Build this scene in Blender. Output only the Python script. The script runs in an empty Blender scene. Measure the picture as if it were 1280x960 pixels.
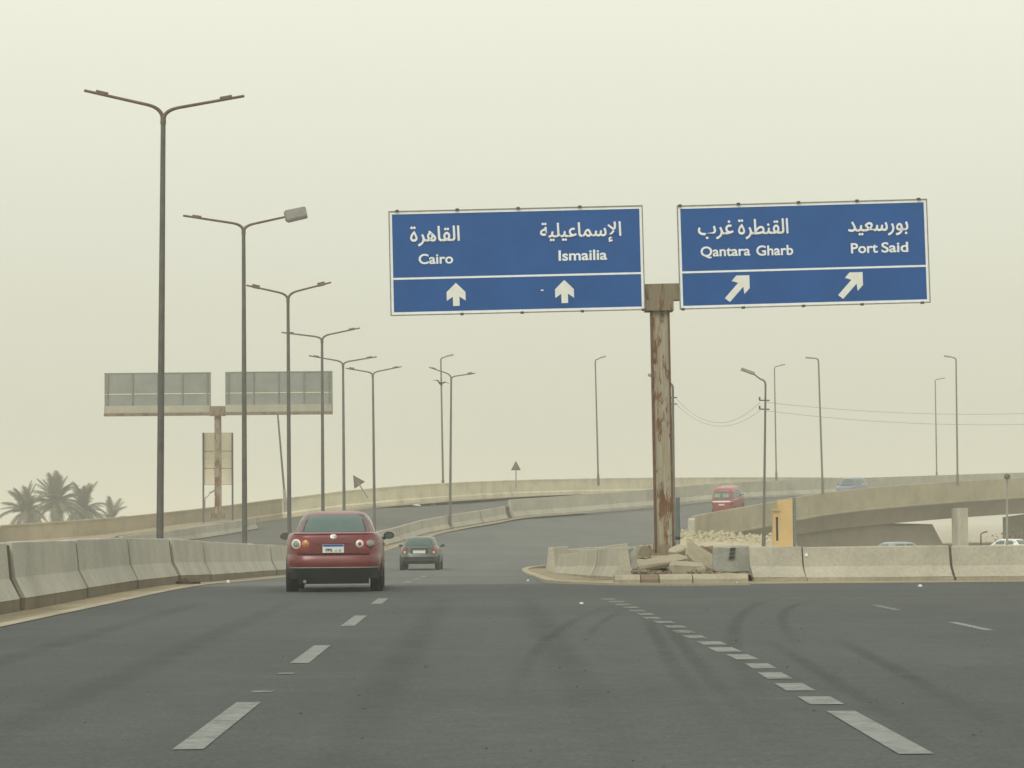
import bpy, math, random
from mathutils import Vector, Matrix
from mathutils.bvhtree import BVHTree
R = math.radians
sc = bpy.context.scene
COL = sc.collection
rnd = random.Random(7)

# ------------------------------------------------------------------ camera
F, PITCH, ROLL, CAMZ = 3300.0, math.atan(177 / 3300.0), R(0.5), 1.25
cam = bpy.data.cameras.new('camera')
cam.sensor_width = 36.0
cam.lens = 36.0 * F / 1280.0
cam.clip_start, cam.clip_end = 0.5, 12000
camo = bpy.data.objects.new('camera', cam)
COL.objects.link(camo)
camo.matrix_world = Matrix.Translation((0, 0, CAMZ)) @ Matrix.Rotation(R(90) + PITCH, 4, 'X') @ Matrix.Rotation(-ROLL, 4, 'Z')
sc.camera = camo
# ------------------------------------------------------------------ sky and sun
SUN_EL, SUN_AZ = R(46), R(202)        # behind the camera, to its left
wd = bpy.data.worlds.new('World'); sc.world = wd; wd.use_nodes = True
nt = wd.node_tree; bg = nt.nodes['Background']
sky = nt.nodes.new('ShaderNodeTexSky'); sky.sky_type = 'NISHITA'; sky.sun_disc = False
sky.sun_elevation = SUN_EL; sky.sun_rotation = SUN_AZ; sky.dust_density = 8.0; sky.air_density = 1.5
tc = nt.nodes.new('ShaderNodeTexCoord'); sx = nt.nodes.new('ShaderNodeSeparateXYZ')
nt.links.new(tc.outputs['Generated'], sx.inputs[0])
rp = nt.nodes.new('ShaderNodeValToRGB'); nt.links.new(sx.outputs['Z'], rp.inputs[0])
el = rp.color_ramp.elements
el[0].position = 0.0; el[0].color = (0.635, 0.64, 0.51, 1)
el[1].position = 1.0; el[1].color = (1.0, 1.0, 0.91, 1)
for p, c in ((0.1, (0.79, 0.80, 0.665)), (0.2, (0.94, 0.95, 0.80)), (0.5, (1.0, 1.0, 0.88))):
    e = el.new(p); e.color = (*c, 1)
scl = nt.nodes.new('ShaderNodeVectorMath'); scl.operation = 'SCALE'; scl.inputs['Scale'].default_value = 10.0
nt.links.new(rp.outputs[0], scl.inputs[0])
mx = nt.nodes.new('ShaderNodeMix'); mx.data_type = 'RGBA'; mx.inputs[0].default_value = 0.94
nt.links.new(sky.outputs[0], mx.inputs[6]); nt.links.new(scl.outputs[0], mx.inputs[7])
nt.links.new(mx.outputs[2], bg.inputs[0]); bg.inputs[1].default_value = 0.1
sl = bpy.data.lights.new('sun', 'SUN'); sl.energy = 1.4; sl.angle = R(25); sl.color = (1.0, 0.96, 0.86)
so = bpy.data.objects.new('sun', sl); COL.objects.link(so)
sd = Vector((math.sin(SUN_AZ) * math.cos(SUN_EL), math.cos(SUN_AZ) * math.cos(SUN_EL), math.sin(SUN_EL)))
so.rotation_euler = sd.to_track_quat('Z', 'Y').to_euler()
so.location = sd * 100
sc.view_settings.view_transform = 'Standard'; sc.view_settings.look = 'None'
sc.view_settings.exposure = 0.0; sc.view_settings.gamma = 1.0
sc.cycles.volume_bounces = 4; sc.cycles.max_bounces = 10; sc.cycles.diffuse_bounces = 3
sc.cycles.use_denoising = True; sc.cycles.transparent_max_bounces = 16
HAZE_DENSITY = 0.00125

# ------------------------------------------------------------------ projection helpers
CR, SR, CP, SP = math.cos(ROLL), math.sin(ROLL), math.cos(PITCH), math.sin(PITCH)
def at(px, py, d):
    "world point seen at photo pixel px,py at distance d in front of the camera"
    u, v = px - 640.0, 480.0 - py
    u0, v0 = u * CR + v * SR, -u * SR + v * CR
    dx, dy, dz = u0, F * CP - v0 * SP, F * SP + v0 * CP
    t = d / dy
    return Vector((dx * t, d, CAMZ + dz * t))
def proj(p):
    x, y, z = p[0], p[1], p[2] - CAMZ
    fw, up = y * CP + z * SP, -y * SP + z * CP
    u0, v0 = F * x / fw, F * up / fw
    return 640 + u0 * CR - v0 * SR, 480 - (u0 * SR + v0 * CR)
def base_at(px, d, z):
    y = 660
    for _ in range(4):
        p = at(px, y, d); y = proj((p.x, d, z))[1]
    return Vector((at(px, y, d).x, d, z))

# ------------------------------------------------------------------ materials
class G:
    def __init__(s, name):
        s.m = bpy.data.materials.new(name); s.m.use_nodes = True
        s.nt = s.m.node_tree; s.b = s.nt.nodes['Principled BSDF']; s.out = s.nt.nodes['Material Output']
        s.pos = None
    def n(s, t, **k):
        x = s.nt.nodes.new(t)
        for a, v in k.items(): setattr(x, a, v)
        return x
    def l(s, a, b): s.nt.links.new(a, b)
    def coord(s, local=False):
        if local: return s.n('ShaderNodeTexCoord').outputs['Object']
        if s.pos is None: s.pos = s.n('ShaderNodeNewGeometry').outputs['Position']
        return s.pos
    def noise(s, scale, detail=4, stretch=(1, 1, 1), rough=0.6, local=False):
        mp = s.n('ShaderNodeMapping'); mp.inputs['Scale'].default_value = [scale * q for q in stretch]
        s.l(s.coord(local), mp.inputs[0])
        t = s.n('ShaderNodeTexNoise'); t.inputs['Scale'].default_value = 1.0
        t.inputs['Detail'].default_value = detail; t.inputs['Roughness'].default_value = rough
        s.l(mp.outputs[0], t.inputs['Vector']); return t.outputs['Fac']
    def ramp(s, fac, pts):
        r = s.n('ShaderNodeValToRGB'); e = r.color_ramp.elements
        e[0].position, e[0].color = pts[0][0], (*pts[0][1], 1)
        e[1].position, e[1].color = pts[-1][0], (*pts[-1][1], 1)
        for p, c in pts[1:-1]:
            q = e.new(p); q.color = (*c, 1)
        s.l(fac, r.inputs[0]); return r.outputs[0]
    def mix(s, fac, a, b, mode='MIX'):
        m = s.n('ShaderNodeMix', data_type='RGBA', blend_type=mode)
        for i, v in ((0, fac), (6, a), (7, b)):
            if hasattr(v, 'is_linked') or hasattr(v, 'links'): s.l(v, m.inputs[i])
            elif i == 0: m.inputs[0].default_value = v
            else: m.inputs[i].default_value = (*v, 1)
        return m.outputs[2]
    def col(s, c):
        if hasattr(c, 'links'): s.l(c, s.b.inputs['Base Color'])
        else: s.b.inputs['Base Color'].default_value = (*c, 1)
    def bump(s, h, strength=0.3, dist=0.02):
        b = s.n('ShaderNodeBump'); b.inputs['Strength'].default_value = strength; b.inputs['Distance'].default_value = dist
        s.l(h, b.inputs['Height']); s.l(b.outputs[0], s.b.inputs['Normal'])
    def set(s, rough=0.6, metal=0.0, spec=0.4, coat=0.0):
        s.b.inputs['Roughness'].default_value = rough; s.b.inputs['Metallic'].default_value = metal
        s.b.inputs['Specular IOR Level'].default_value = spec; s.b.inputs['Coat Weight'].default_value = coat
        s.b.inputs['Coat Roughness'].default_value = 0.08
        return s.m
def simple(name, c, rough=0.6, metal=0.0, spec=0.4, coat=0.0, var=0.18, scale=6.0, local=True):
    g = G(name); f = g.noise(scale, 5, local=local)
    lo = tuple(q * (1 - var) for q in c); hi = tuple(min(1, q * (1 + var)) for q in c)
    g.col(g.ramp(f, [(0.3, lo), (0.7, hi)]))
    return g.set(rough, metal, spec, coat)
def concrete(name, c, stain=(0.2, 0.17, 0.12), amount=0.35):
    g = G(name)
    big = g.noise(0.55, 5); fine = g.noise(14, 6); streak = g.noise(1.0, 6, (1.7, 1.7, 0.8), 0.7)
    base = g.ramp(big, [(0.3, tuple(q * 0.80 for q in c)), (0.5, c), (0.72, tuple(q * 1.15 for q in c))])
    sf = g.ramp(streak, [(0.50, (0, 0, 0)), (0.80, (amount,) * 3)])
    c1 = g.mix(sf, base, stain)
    c2 = g.mix(0.24, c1, g.ramp(fine, [(0.3, (0.3,) * 3), (0.7, (0.75,) * 3)]), 'OVERLAY')
    g.col(c2); g.bump(fine, 0.35, 0.02)
    return g.set(0.9, spec=0.2)
def asphalt(name, c):
    g = G(name)
    big = g.noise(0.11, 4); lanes = g.noise(1.0, 3, (0.55, 0.018, 1)); grit = g.noise(28, 3); patch = g.noise(0.6, 6)
    b = g.ramp(big, [(0.3, (c[0] * .78, c[1] * .82, c[2] * .80)), (0.7, (c[0] * 1.22, c[1] * 1.17, c[2] * 1.10))])
    b = g.mix(g.ramp(lanes, [(0.35, (0.0,) * 3), (0.7, (0.5,) * 3)]), b, tuple(q * 0.74 for q in c))
    b = g.mix(g.ramp(patch, [(0.52, (0.0,) * 3), (0.75, (0.4,) * 3)]), b, (c[0] * 1.45, c[1] * 1.38, c[2] * 1.25))
    mid = g.noise(4.5, 9, rough=0.8)
    b = g.mix(0.5, b, g.ramp(mid, [(0.33, (0.32,) * 3), (0.67, (0.70,) * 3)]), 'OVERLAY')
    b = g.mix(0.6, b, g.ramp(grit, [(0.3, (0.25,) * 3), (0.7, (0.8,) * 3)]), 'OVERLAY')
    g.col(b); g.bump(grit, 0.4, 0.01)
    return g.set(0.85, spec=0.25)
def sand(name, c):
    g = G(name); a = g.noise(0.35, 6); f = g.noise(9, 6)
    b = g.ramp(a, [(0.3, tuple(q * 0.75 for q in c)), (0.7, tuple(q * 1.2 for q in c))])
    b = g.mix(0.4, b, g.ramp(f, [(0.3, (0.25,) * 3), (0.7, (0.8,) * 3)]), 'OVERLAY')
    g.col(b); g.bump(f, 0.6, 0.04); return g.set(0.95, spec=0.1)
def rust(name, paint, amount):
    g = G(name)
    st = g.noise(1.0, 6, (9, 9, 1.6), 0.7); dr = g.noise(1.0, 5, (30, 30, 1.2)); b3 = g.noise(0.9, 3)
    base = g.mix(g.ramp(dr, [(0.36, (0.1,) * 3), (0.6, (0.85,) * 3)]), paint, (0.29, 0.235, 0.155))
    sel = g.n('ShaderNodeMath', operation='ADD'); g.l(st, sel.inputs[0])
    m2 = g.n('ShaderNodeMath', operation='MULTIPLY'); g.l(b3, m2.inputs[0]); m2.inputs[1].default_value = 0.5
    g.l(m2.outputs[0], sel.inputs[1])
    f = g.ramp(sel.outputs[0], [(0.80 - amount * 0.1, (0,) * 3), (0.86 - amount * 0.1, (1,) * 3)])
    rc = g.ramp(dr, [(0.35, (0.115, 0.055, 0.028)), (0.65, (0.22, 0.12, 0.06))])
    g.col(g.mix(f, base, rc)); g.bump(st, 0.3, 0.01)
    return g.set(0.85, spec=0.2)
def paint_mark(name, c, wear=0.5):
    g = G(name); f = g.noise(16, 6); h = g.noise(3.0, 5)
    g.col(g.ramp(g.noise(5, 6), [(0.3, tuple(q * 0.75 for q in c)), (0.7, tuple(q * 1.15 for q in c))]))
    g.set(0.8, spec=0.2)
    a = g.n('ShaderNodeMath', operation='ADD'); g.l(f, a.inputs[0]); g.l(h, a.inputs[1])
    r = g.ramp(a.outputs[0], [(0.80, (1 - wear * 0.75,) * 3), (1.18, (1,) * 3)])
    g.l(r, g.b.inputs['Alpha']); return g.m
def stain_strip(name, c, alpha):
    "tyre rubber or dust laid on the road in a soft-edged band (u across, v along)"
    g = G(name); uv = g.n('ShaderNodeTexCoord').outputs['UV']; s = g.n('ShaderNodeSeparateXYZ'); g.l(uv, s.inputs[0])
    ru = g.ramp(s.outputs[0], [(0.0, (0,) * 3), (0.35, (1,) * 3), (0.65, (1,) * 3), (1.0, (0,) * 3)])
    rv = g.ramp(s.outputs[1], [(0.0, (0,) * 3), (0.3, (1,) * 3), (0.45, (1,) * 3), (1.0, (0,) * 3)])
    f = g.noise(1.3, 6)
    rf = g.ramp(f, [(0.3, (alpha * .3,) * 3), (0.65, (alpha,) * 3)])
    m = g.mix(1.0, g.mix(1.0, ru, rv, 'MULTIPLY'), rf, 'MULTIPLY')
    g.col(c); g.set(0.85, spec=0.2); g.l(m, g.b.inputs['Alpha']); return g.m

M = {}
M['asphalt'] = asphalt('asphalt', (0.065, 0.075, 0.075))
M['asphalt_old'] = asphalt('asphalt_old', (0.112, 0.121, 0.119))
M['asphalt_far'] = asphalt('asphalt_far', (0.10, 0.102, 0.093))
M['sand'] = sand('sand', (0.30, 0.255, 0.175))
M['desert'] = sand('desert_sand', (0.42, 0.385, 0.29))
M['barrier'] = concrete('barrier_concrete', (0.45, 0.44, 0.375))
M['barrier_light'] = concrete('barrier_light', (0.41, 0.395, 0.32), (0.24, 0.21, 0.14), 0.4)
M['plinth'] = concrete('plinth_concrete', (0.20, 0.175, 0.125), (0.1, 0.085, 0.06), 0.6)
M['kerb'] = concrete('kerb_concrete', (0.36, 0.33, 0.245), (0.2, 0.15, 0.1), 0.5)
M['yellow_wall'] = concrete('cream_wall', (0.68, 0.635, 0.47), (0.5, 0.42, 0.28), 0.4)
M['tan_wall'] = concrete('tan_wall', (0.43, 0.375, 0.265), (0.27, 0.22, 0.13), 0.5)
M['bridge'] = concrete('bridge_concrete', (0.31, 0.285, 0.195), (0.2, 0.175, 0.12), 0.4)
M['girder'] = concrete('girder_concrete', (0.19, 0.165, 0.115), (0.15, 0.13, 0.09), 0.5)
M['parapet'] = concrete('parapet_concrete', (0.41, 0.395, 0.32), (0.2, 0.18, 0.13), 0.5)
M['slab'] = concrete('broken_slab', (0.32, 0.285, 0.205), (0.2, 0.16, 0.1), 0.5)
M['slab_brown'] = concrete('broken_slab_brown', (0.215, 0.175, 0.12), (0.12, 0.09, 0.06), 0.5)
M['grey_block'] = concrete('grey_block', (0.30, 0.31, 0.275), (0.2, 0.16, 0.13), 0.4)
M['rubble'] = concrete('rubble_stone', (0.43, 0.385, 0.265), (0.3, 0.25, 0.16), 0.4)
M['yellow_paint'] = concrete('ochre_paint', (0.58, 0.41, 0.185), (0.42, 0.3, 0.13), 0.4)
M['joint'] = simple('dark_joint', (0.05, 0.045, 0.035), 0.9)
M['brown_joint'] = simple('rust_dirt', (0.10, 0.075, 0.05), 0.95)
M['pole'] = simple('lamp_pole_steel', (0.115, 0.112, 0.098), 0.55, 0.2, 0.4, var=0.3, scale=2.0)
M['pole_far'] = simple('lamp_pole_grey', (0.13, 0.127, 0.11), 0.6, 0.1, var=0.25, scale=2.0)
M['arm_rust'] = simple('arm_rust', (0.15, 0.105, 0.075), 0.8, 0.1, var=0.4, scale=5)
M['head'] = simple('lamp_head', (0.24, 0.24, 0.215), 0.5, 0.1)
M['rust'] = rust('rusty_post', (0.38, 0.38, 0.30), 0.45)
M['rust_dark'] = rust('rusty_beam', (0.17, 0.155, 0.115), 0.2)
M['rust_pale'] = rust('rusty_far_post', (0.36, 0.32, 0.26), 0.6)
M['rust_edge'] = simple('rusty_flange', (0.135, 0.075, 0.045), 0.9, var=0.35)
M['sign_blue'] = simple('sign_blue', (0.0008, 0.081, 0.305), 0.45, 0, 0.3, var=0.10, scale=1.2)
M['sign_white'] = simple('sign_white', (0.85, 0.88, 0.88), 0.5, var=0.06)
M['sign_arrow'] = simple('sign_arrow', (0.78, 0.80, 0.74), 0.5, var=0.06)
M['alu'] = simple('alu_edge', (0.27, 0.28, 0.25), 0.5, 0.5)
M['sign_back'] = simple('sign_back', (0.26, 0.275, 0.25), 0.6, 0.2, var=0.15, scale=1.0)
M['sign_rib'] = simple('sign_rib', (0.19, 0.20, 0.18), 0.6, 0.2)
M['board_back'] = simple('board_back', (0.80, 0.74, 0.56), 0.8, var=0.1)
M['clip'] = simple('clip_dark', (0.06, 0.055, 0.045), 0.7)
M['white'] = simple('white_scrap', (0.75, 0.75, 0.70), 0.7)
M['mark_white'] = paint_mark('road_paint', (0.235, 0.25, 0.235), 0.35)
M['mark_faint'] = paint_mark('road_paint_worn', (0.20, 0.212, 0.198), 0.9)
M['tyre_mark'] = stain_strip('tyre_rubber', (0.034, 0.038, 0.035), 0.22)
M['path_mark'] = stain_strip('wheel_path', (0.045, 0.050, 0.046), 0.16)
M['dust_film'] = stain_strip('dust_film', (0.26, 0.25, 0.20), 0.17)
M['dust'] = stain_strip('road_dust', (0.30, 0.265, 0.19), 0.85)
def carpaint(name, c):
    g = G(name)
    d = g.noise(3.0, 5, local=True)
    sz = g.n('ShaderNodeSeparateXYZ'); g.l(g.coord(True), sz.inputs[0])
    dust = g.mix(1.0, g.ramp(d, [(0.35, (0.01,) * 3), (0.7, (0.06,) * 3)]), (0.9, 0.9, 0.9), 'MULTIPLY')
    g.col(g.mix(dust, c, (0.30, 0.25, 0.19)))
    g.set(0.42, 0.1, 0.4, 0.7); g.b.inputs['Coat Roughness'].default_value = 0.22; return g.m
M['red'] = carpaint('red_car_paint', (0.135, 0.0035, 0.008))
M['van_red'] = carpaint('van_red_paint', (0.33, 0.02, 0.03))
M['green'] = carpaint('green_grey_car_paint', (0.05, 0.066, 0.056))
M['blue'] = carpaint('blue_grey_car_paint', (0.12, 0.14, 0.21))
M['greyblue'] = carpaint('grey_blue_car_paint', (0.26, 0.30, 0.34))
M['glass'] = simple('car_glass', (0.055, 0.105, 0.092), 0.04, 0, 0.6, var=0.1)
M['black'] = simple('black_plastic', (0.018, 0.022, 0.022), 0.6, var=0.15)
M['tyre'] = simple('tyre_black', (0.014, 0.014, 0.014), 0.85)
M['chrome'] = simple('chrome', (0.75, 0.75, 0.72), 0.25, 0.8)
M['lens_red'] = simple('lens_red', (0.22, 0.008, 0.012), 0.15, 0, 0.6, 0.5)
M['lens_clear'] = simple('lens_clear', (0.62, 0.63, 0.56), 0.2, 0, 0.6, 0.5)
M['lens_grey'] = simple('lens_grey', (0.22, 0.26, 0.23), 0.2, 0, 0.6, 0.5)
M['lens_amber'] = simple('lens_amber', (0.45, 0.20, 0.06), 0.2, 0, 0.6, 0.5)
M['plate'] = simple('plate_white', (0.72, 0.74, 0.70), 0.4, var=0.05)
M['plate_blue'] = simple('plate_blue', (0.03, 0.09, 0.35), 0.4)
M['ink'] = simple('ink', (0.03, 0.03, 0.03), 0.6)
M['frond'] = simple('palm_leaf', (0.10, 0.108, 0.068), 0.6, var=0.4, scale=0.8)
M['dry_frond'] = simple('dry_palm_leaf', (0.17, 0.13, 0.08), 0.8, var=0.3)
M['trunk'] = simple('palm_trunk', (0.12, 0.095, 0.065), 0.9, var=0.4, scale=8)
M['bird'] = simple('bird_dark', (0.05, 0.048, 0.045), 0.8)
M['warn_back'] = simple('warning_back', (0.15, 0.14, 0.12), 0.7)
M['warn_red'] = simple('warning_red', (0.17, 0.07, 0.05), 0.7)
M['post_blue'] = simple('post_bluegrey', (0.13, 0.16, 0.165), 0.6)
M['post_grey'] = simple('post_grey', (0.27, 0.28, 0.25), 0.7)
M['bush'] = simple('bush_leaf', (0.11, 0.10, 0.06), 0.8, var=0.4)
M['cloth'] = simple('brown_rag', (0.07, 0.05, 0.036), 0.95, var=0.4)
M['cable'] = simple('cable', (0.30, 0.30, 0.27), 0.8)

# ------------------------------------------------------------------ mesh helpers
class MB:
    def __init__(s): s.v, s.f, s.mi, s.sm, s.uv = [], [], [], [], None
    def add(s, vs, fs, mi=0, sm=False):
        o = len(s.v); s.v += [tuple(p) for p in vs]
        for f in fs: s.f.append([i + o for i in f]); s.mi.append(mi); s.sm.append(sm)
    def box(s, c, size, mi=0, rot=None):
        hx, hy, hz = (q / 2 for q in size)
        vs = [Vector((a * hx, b * hy, e * hz)) for a in (-1, 1) for b in (-1, 1) for e in (-1, 1)]
        if rot: vs = [rot @ p for p in vs]
        vs = [p + Vector(c) for p in vs]
        s.add(vs, [(0, 1, 3, 2), (4, 6, 7, 5), (0, 4, 5, 1), (2, 3, 7, 6), (0, 2, 6, 4), (1, 5, 7, 3)], mi)
    def rings(s, rings, mi=0, sm=True, c0=True, c1=True):
        n = len(rings[0]); vs = [p for r in rings for p in r]; fs = []
        for k in range(len(rings) - 1):
            for i in range(n):
                j = (i + 1) % n
                fs.append((k * n + i, k * n + j, (k + 1) * n + j, (k + 1) * n + i))
        s.add(vs, fs, mi, sm)
        if c0: s.add(rings[0], [tuple(range(n))[::-1]], mi)
        if c1: s.add(rings[-1], [tuple(range(n))], mi)
    def tube(s, path, rad, n=10, mi=0):
        path = [Vector(p) for p in path]
        if not isinstance(rad, (list, tuple)): rad = [rad] * len(path)
        rings = []; ref = None
        for i, p in enumerate(path):
            t = (path[min(i + 1, len(path) - 1)] - path[max(i - 1, 0)]).normalized()
            if ref is None: ref = Vector((0, 1, 0)) if abs(t.y) < 0.9 else Vector((1, 0, 0))
            a = t.cross(ref).normalized(); ref = a.cross(t).normalized()
            rings.append([p + (a * math.cos(2 * math.pi * k / n) + ref * math.sin(2 * math.pi * k / n)) * rad[i] for k in range(n)])
        s.rings(rings, mi, True)
    def disc(s, c, ax, r0, r1, depth, n=20, mi=0):
        "a short drum from c along ax"
        ax = Vector(ax).normalized(); a = ax.orthogonal().normalized(); b = ax.cross(a); c = Vector(c)
        ring = lambda r, o: [c + ax * o + (a * math.cos(2 * math.pi * k / n) + b * math.sin(2 * math.pi * k / n)) * r for k in range(n)]
        s.rings([ring(r0, 0), ring(r0, depth * 0.6), ring(r1, depth)], mi, False)
    def extrude(s, poly, y0, y1, mi=0):
        "poly of (x,z) extruded along y"
        n = len(poly)
        a = [(p[0], y0, p[1]) for p in poly]; b = [(p[0], y1, p[1]) for p in poly]
        s.add(a + b, [tuple(range(n)), tuple(range(2 * n - 1, n - 1, -1))] + [(i, i + n, (i + 1) % n + n, (i + 1) % n) for i in range(n)], mi)
    def mesh(s, name, mats):
        me = bpy.data.meshes.new(name); me.from_pydata([tuple(p) for p in s.v], [], s.f)
        for m in (mats if isinstance(mats, (list, tuple)) else [mats]): me.materials.append(m)
        for p, i, k in zip(me.polygons, s.mi, s.sm): p.material_index = i; p.use_smooth = k
        if s.uv:
            ul = me.uv_layers.new(name='uv')
            for lp in me.loops: ul.data[lp.index].uv = s.uv[lp.vertex_index]
        me.validate(); return me
    def build(s, name, mats, parent=None, fix=True):
        me = s.mesh(name, mats)
        if fix:
            import bmesh
            bm = bmesh.new(); bm.from_mesh(me); bmesh.ops.recalc_face_normals(bm, faces=bm.faces); bm.to_mesh(me); bm.free()
        return link(name, me, parent)
def link(name, me, parent=None):
    o = bpy.data.objects.new(name, me); COL.objects.link(o)
    if parent: o.parent = parent
    return o
def tag(o, label=None, cat=None, group=None, kind=None):
    for k, v in (('label', label), ('category', cat), ('group', group), ('kind', kind)):
        if v: o[k] = v
    return o
def thing(name, label, cat, loc=(0, 0, 0), rotz=0.0, group=None):
    o = bpy.data.objects.new(name, None); COL.objects.link(o); o.empty_display_size = 0.3
    o.location = loc; o.rotation_euler = (0, 0, rotz)
    return tag(o, label, cat, group)
def structure(o): o['kind'] = 'structure'; return o
def stuff(o): o['kind'] = 'stuff'; return o
def upright(o, base, top):
    d = Vector(top) - Vector(base); o.location = base
    o.rotation_euler = d.to_track_quat('Z', 'Y').to_euler() if False else Vector((0, 0, 1)).rotation_difference(d).to_euler()
    return d.length
def smooth(pts, step=2.0):
    "Catmull-Rom through pts, resampled"
    pts = [Vector(p) for p in pts]; out = []
    for i in range(len(pts) - 1):
        p0, p1, p2, p3 = pts[max(i - 1, 0)], pts[i], pts[i + 1], pts[min(i + 2, len(pts) - 1)]
        n = max(1, int((p2 - p1).length / step))
        for k in range(n):
            t = k / n
            out.append(0.5 * ((2 * p1) + (p2 - p0) * t + (2 * p0 - 5 * p1 + 4 * p2 - p3) * t * t + (3 * p1 - p0 - 3 * p2 + p3) * t ** 3))
    out.append(pts[-1]); return out
def smooth_n(pts, per=6):
    pts = [Vector(p) for p in pts]; out = []
    for i in range(len(pts) - 1):
        p0, p1, p2, p3 = pts[max(i - 1, 0)], pts[i], pts[i + 1], pts[min(i + 2, len(pts) - 1)]
        for k in range(per):
            t = k / per
            out.append(0.5 * ((2 * p1) + (p2 - p0) * t + (2 * p0 - 5 * p1 + 4 * p2 - p3) * t * t + (3 * p1 - p0 - 3 * p2 + p3) * t ** 3))
    out.append(pts[-1]); return out
def normals2d(path):
    "unit vectors to the right of the path, level"
    out = []
    for i in range(len(path)):
        t = path[min(i + 1, len(path) - 1)] - path[max(i - 1, 0)]
        out.append(Vector((t.y, -t.x, 0)).normalized())
    return out
def strip(path, o0, o1, dz, name, mat, nx=1):
    nn = normals2d(path); m = MB(); k = nx + 1
    vs = [p + n * (o0 + (o1 - o0) * j / nx) + Vector((0, 0, dz)) for p, n in zip(path, nn) for j in range(k)]
    m.add(vs, [(i * k + j, i * k + j + 1, (i + 1) * k + j + 1, (i + 1) * k + j) for i in range(len(path) - 1) for j in range(nx)])
    m.uv = [(j / nx, i / (len(path) - 1)) for i in range(len(path)) for j in range(k)]
    return m.build(name, mat)
def loft(A, B, nx, dz=0.0):
    m = MB(); k = nx + 1
    vs = [a.lerp(b, j / nx) + Vector((0, 0, dz)) for a, b in zip(A, B) for j in range(k)]
    m.add(vs, [(i * k + j, i * k + j + 1, (i + 1) * k + j + 1, (i + 1) * k + j) for i in range(len(A) - 1) for j in range(nx)], 0, True)
    return m

# ------------------------------------------------------------------ the ground and the roads
MED = [(-7.3, -15, 0), (-7.62, 20, 0), (-7.9, 41, 0), (-8.08, 57, 0), (-8.2, 70, -.15), (-8.5, 93, -.42), (-8.65, 108, -.57), (-8.7, 125, -.47),
       (-8.5, 140, -.2), (-7.8, 153.5, .12), (-7.0, 160.5, .36), (-5.9, 167.5, .75), (-4.2, 174.5, 1.1), (-2.3, 181, 1.42), (-.2, 187, 1.78),
       (3.9, 193.3, 2.08), (10.3, 201, 2.6), (18.6, 213, 3.3), (34.5, 231, 3.95), (52, 249, 4.6), (75, 270, 5.2)]
RGT = [(.9, 57, 0), (.75, 70, -.15), (.55, 93, -.43), (.55, 111, -.57), (3.2, 127, -.48), (5.3, 141, -.25),
       (7.1, 151, -.08), (8.1, 157, .05), (9.2, 164, .18), (10.3, 171, .34), (11.3, 177, .48), (12.2, 182, .62),
       (13.4, 188, .85), (18.0, 194.8, 1.55), (26.2, 206.6, 2.72), (42.1, 225, 3.8), (60, 242.5, 4.45), (83, 263, 5.1)]
MEDP = smooth_n(MED, 6)                    # 20 spans
i57 = 3 * 6
MEDR = MEDP[i57:]
RGTP = smooth_n(RGT, 6)
# ground
m = MB()
xs = [-1900, -300, -100, -40, 0, 40, 100, 300, 1900]; ys = [-60, 20, 60, 120, 200, 300, 500, 1000, 3400]
m.add([(x, y, -1.4 - (0.0 if abs(x) < 50 else 0.0)) for y in ys for x in xs],
      [(j * 9 + i, j * 9 + i + 1, (j + 1) * 9 + i + 1, (j + 1) * 9 + i) for j in range(8) for i in range(8)])
structure(m.build('ground', M['desert']))
# near carriageway: flat, wide enough for the exit lanes that turn off to the right
near = [p for p in MEDP if p.y <= 57.001]
m = loft(near, [Vector((60, p.y, 0)) for p in near], 12)
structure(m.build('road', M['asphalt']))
mroad = loft(MEDR, RGTP, 6)
structure(mroad.build('main_road', M['asphalt_old']))
bv_main = BVHTree.FromPolygons([Vector(p) for p in mroad.v], mroad.f)
def zroad(x, y):
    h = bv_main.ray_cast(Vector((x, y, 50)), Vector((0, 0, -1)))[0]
    return h.z if h else 0.0

# cream wall beyond the opposite carriageway: photo pixel of its top edge and distance
WTOP = [at(*q) for q in ((-90, 664, 148), (0, 656.5, 158), (100, 650, 164), (179, 643.5, 172), (300, 630, 183), (360, 622, 188), (450, 611, 194), (495, 607.5, 198), (550, 604, 206),
        (645, 600, 224), (740, 598, 236), (840, 597, 255), (950, 596.5, 275), (1060, 597, 297), (1170, 598, 320), (1300, 600, 350))]
WH = 1.4
WTOPP = smooth_n([(-80, 100, .8)] + [tuple(p) for p in WTOP], 6)
WBASE = [p - Vector((0, 0, WH)) for p in WTOPP]
def resample(path, n):
    L = [0]
    for a, b in zip(path, path[1:]): L.append(L[-1] + (b - a).length)
    out = []; j = 0
    for k in range(n):
        s = L[-1] * k / (n - 1)
        while j < len(L) - 2 and L[j + 1] < s: j += 1
        t = (s - L[j]) / max(1e-6, L[j + 1] - L[j]); out.append(path[j].lerp(path[j + 1], t))
    return out
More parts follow.
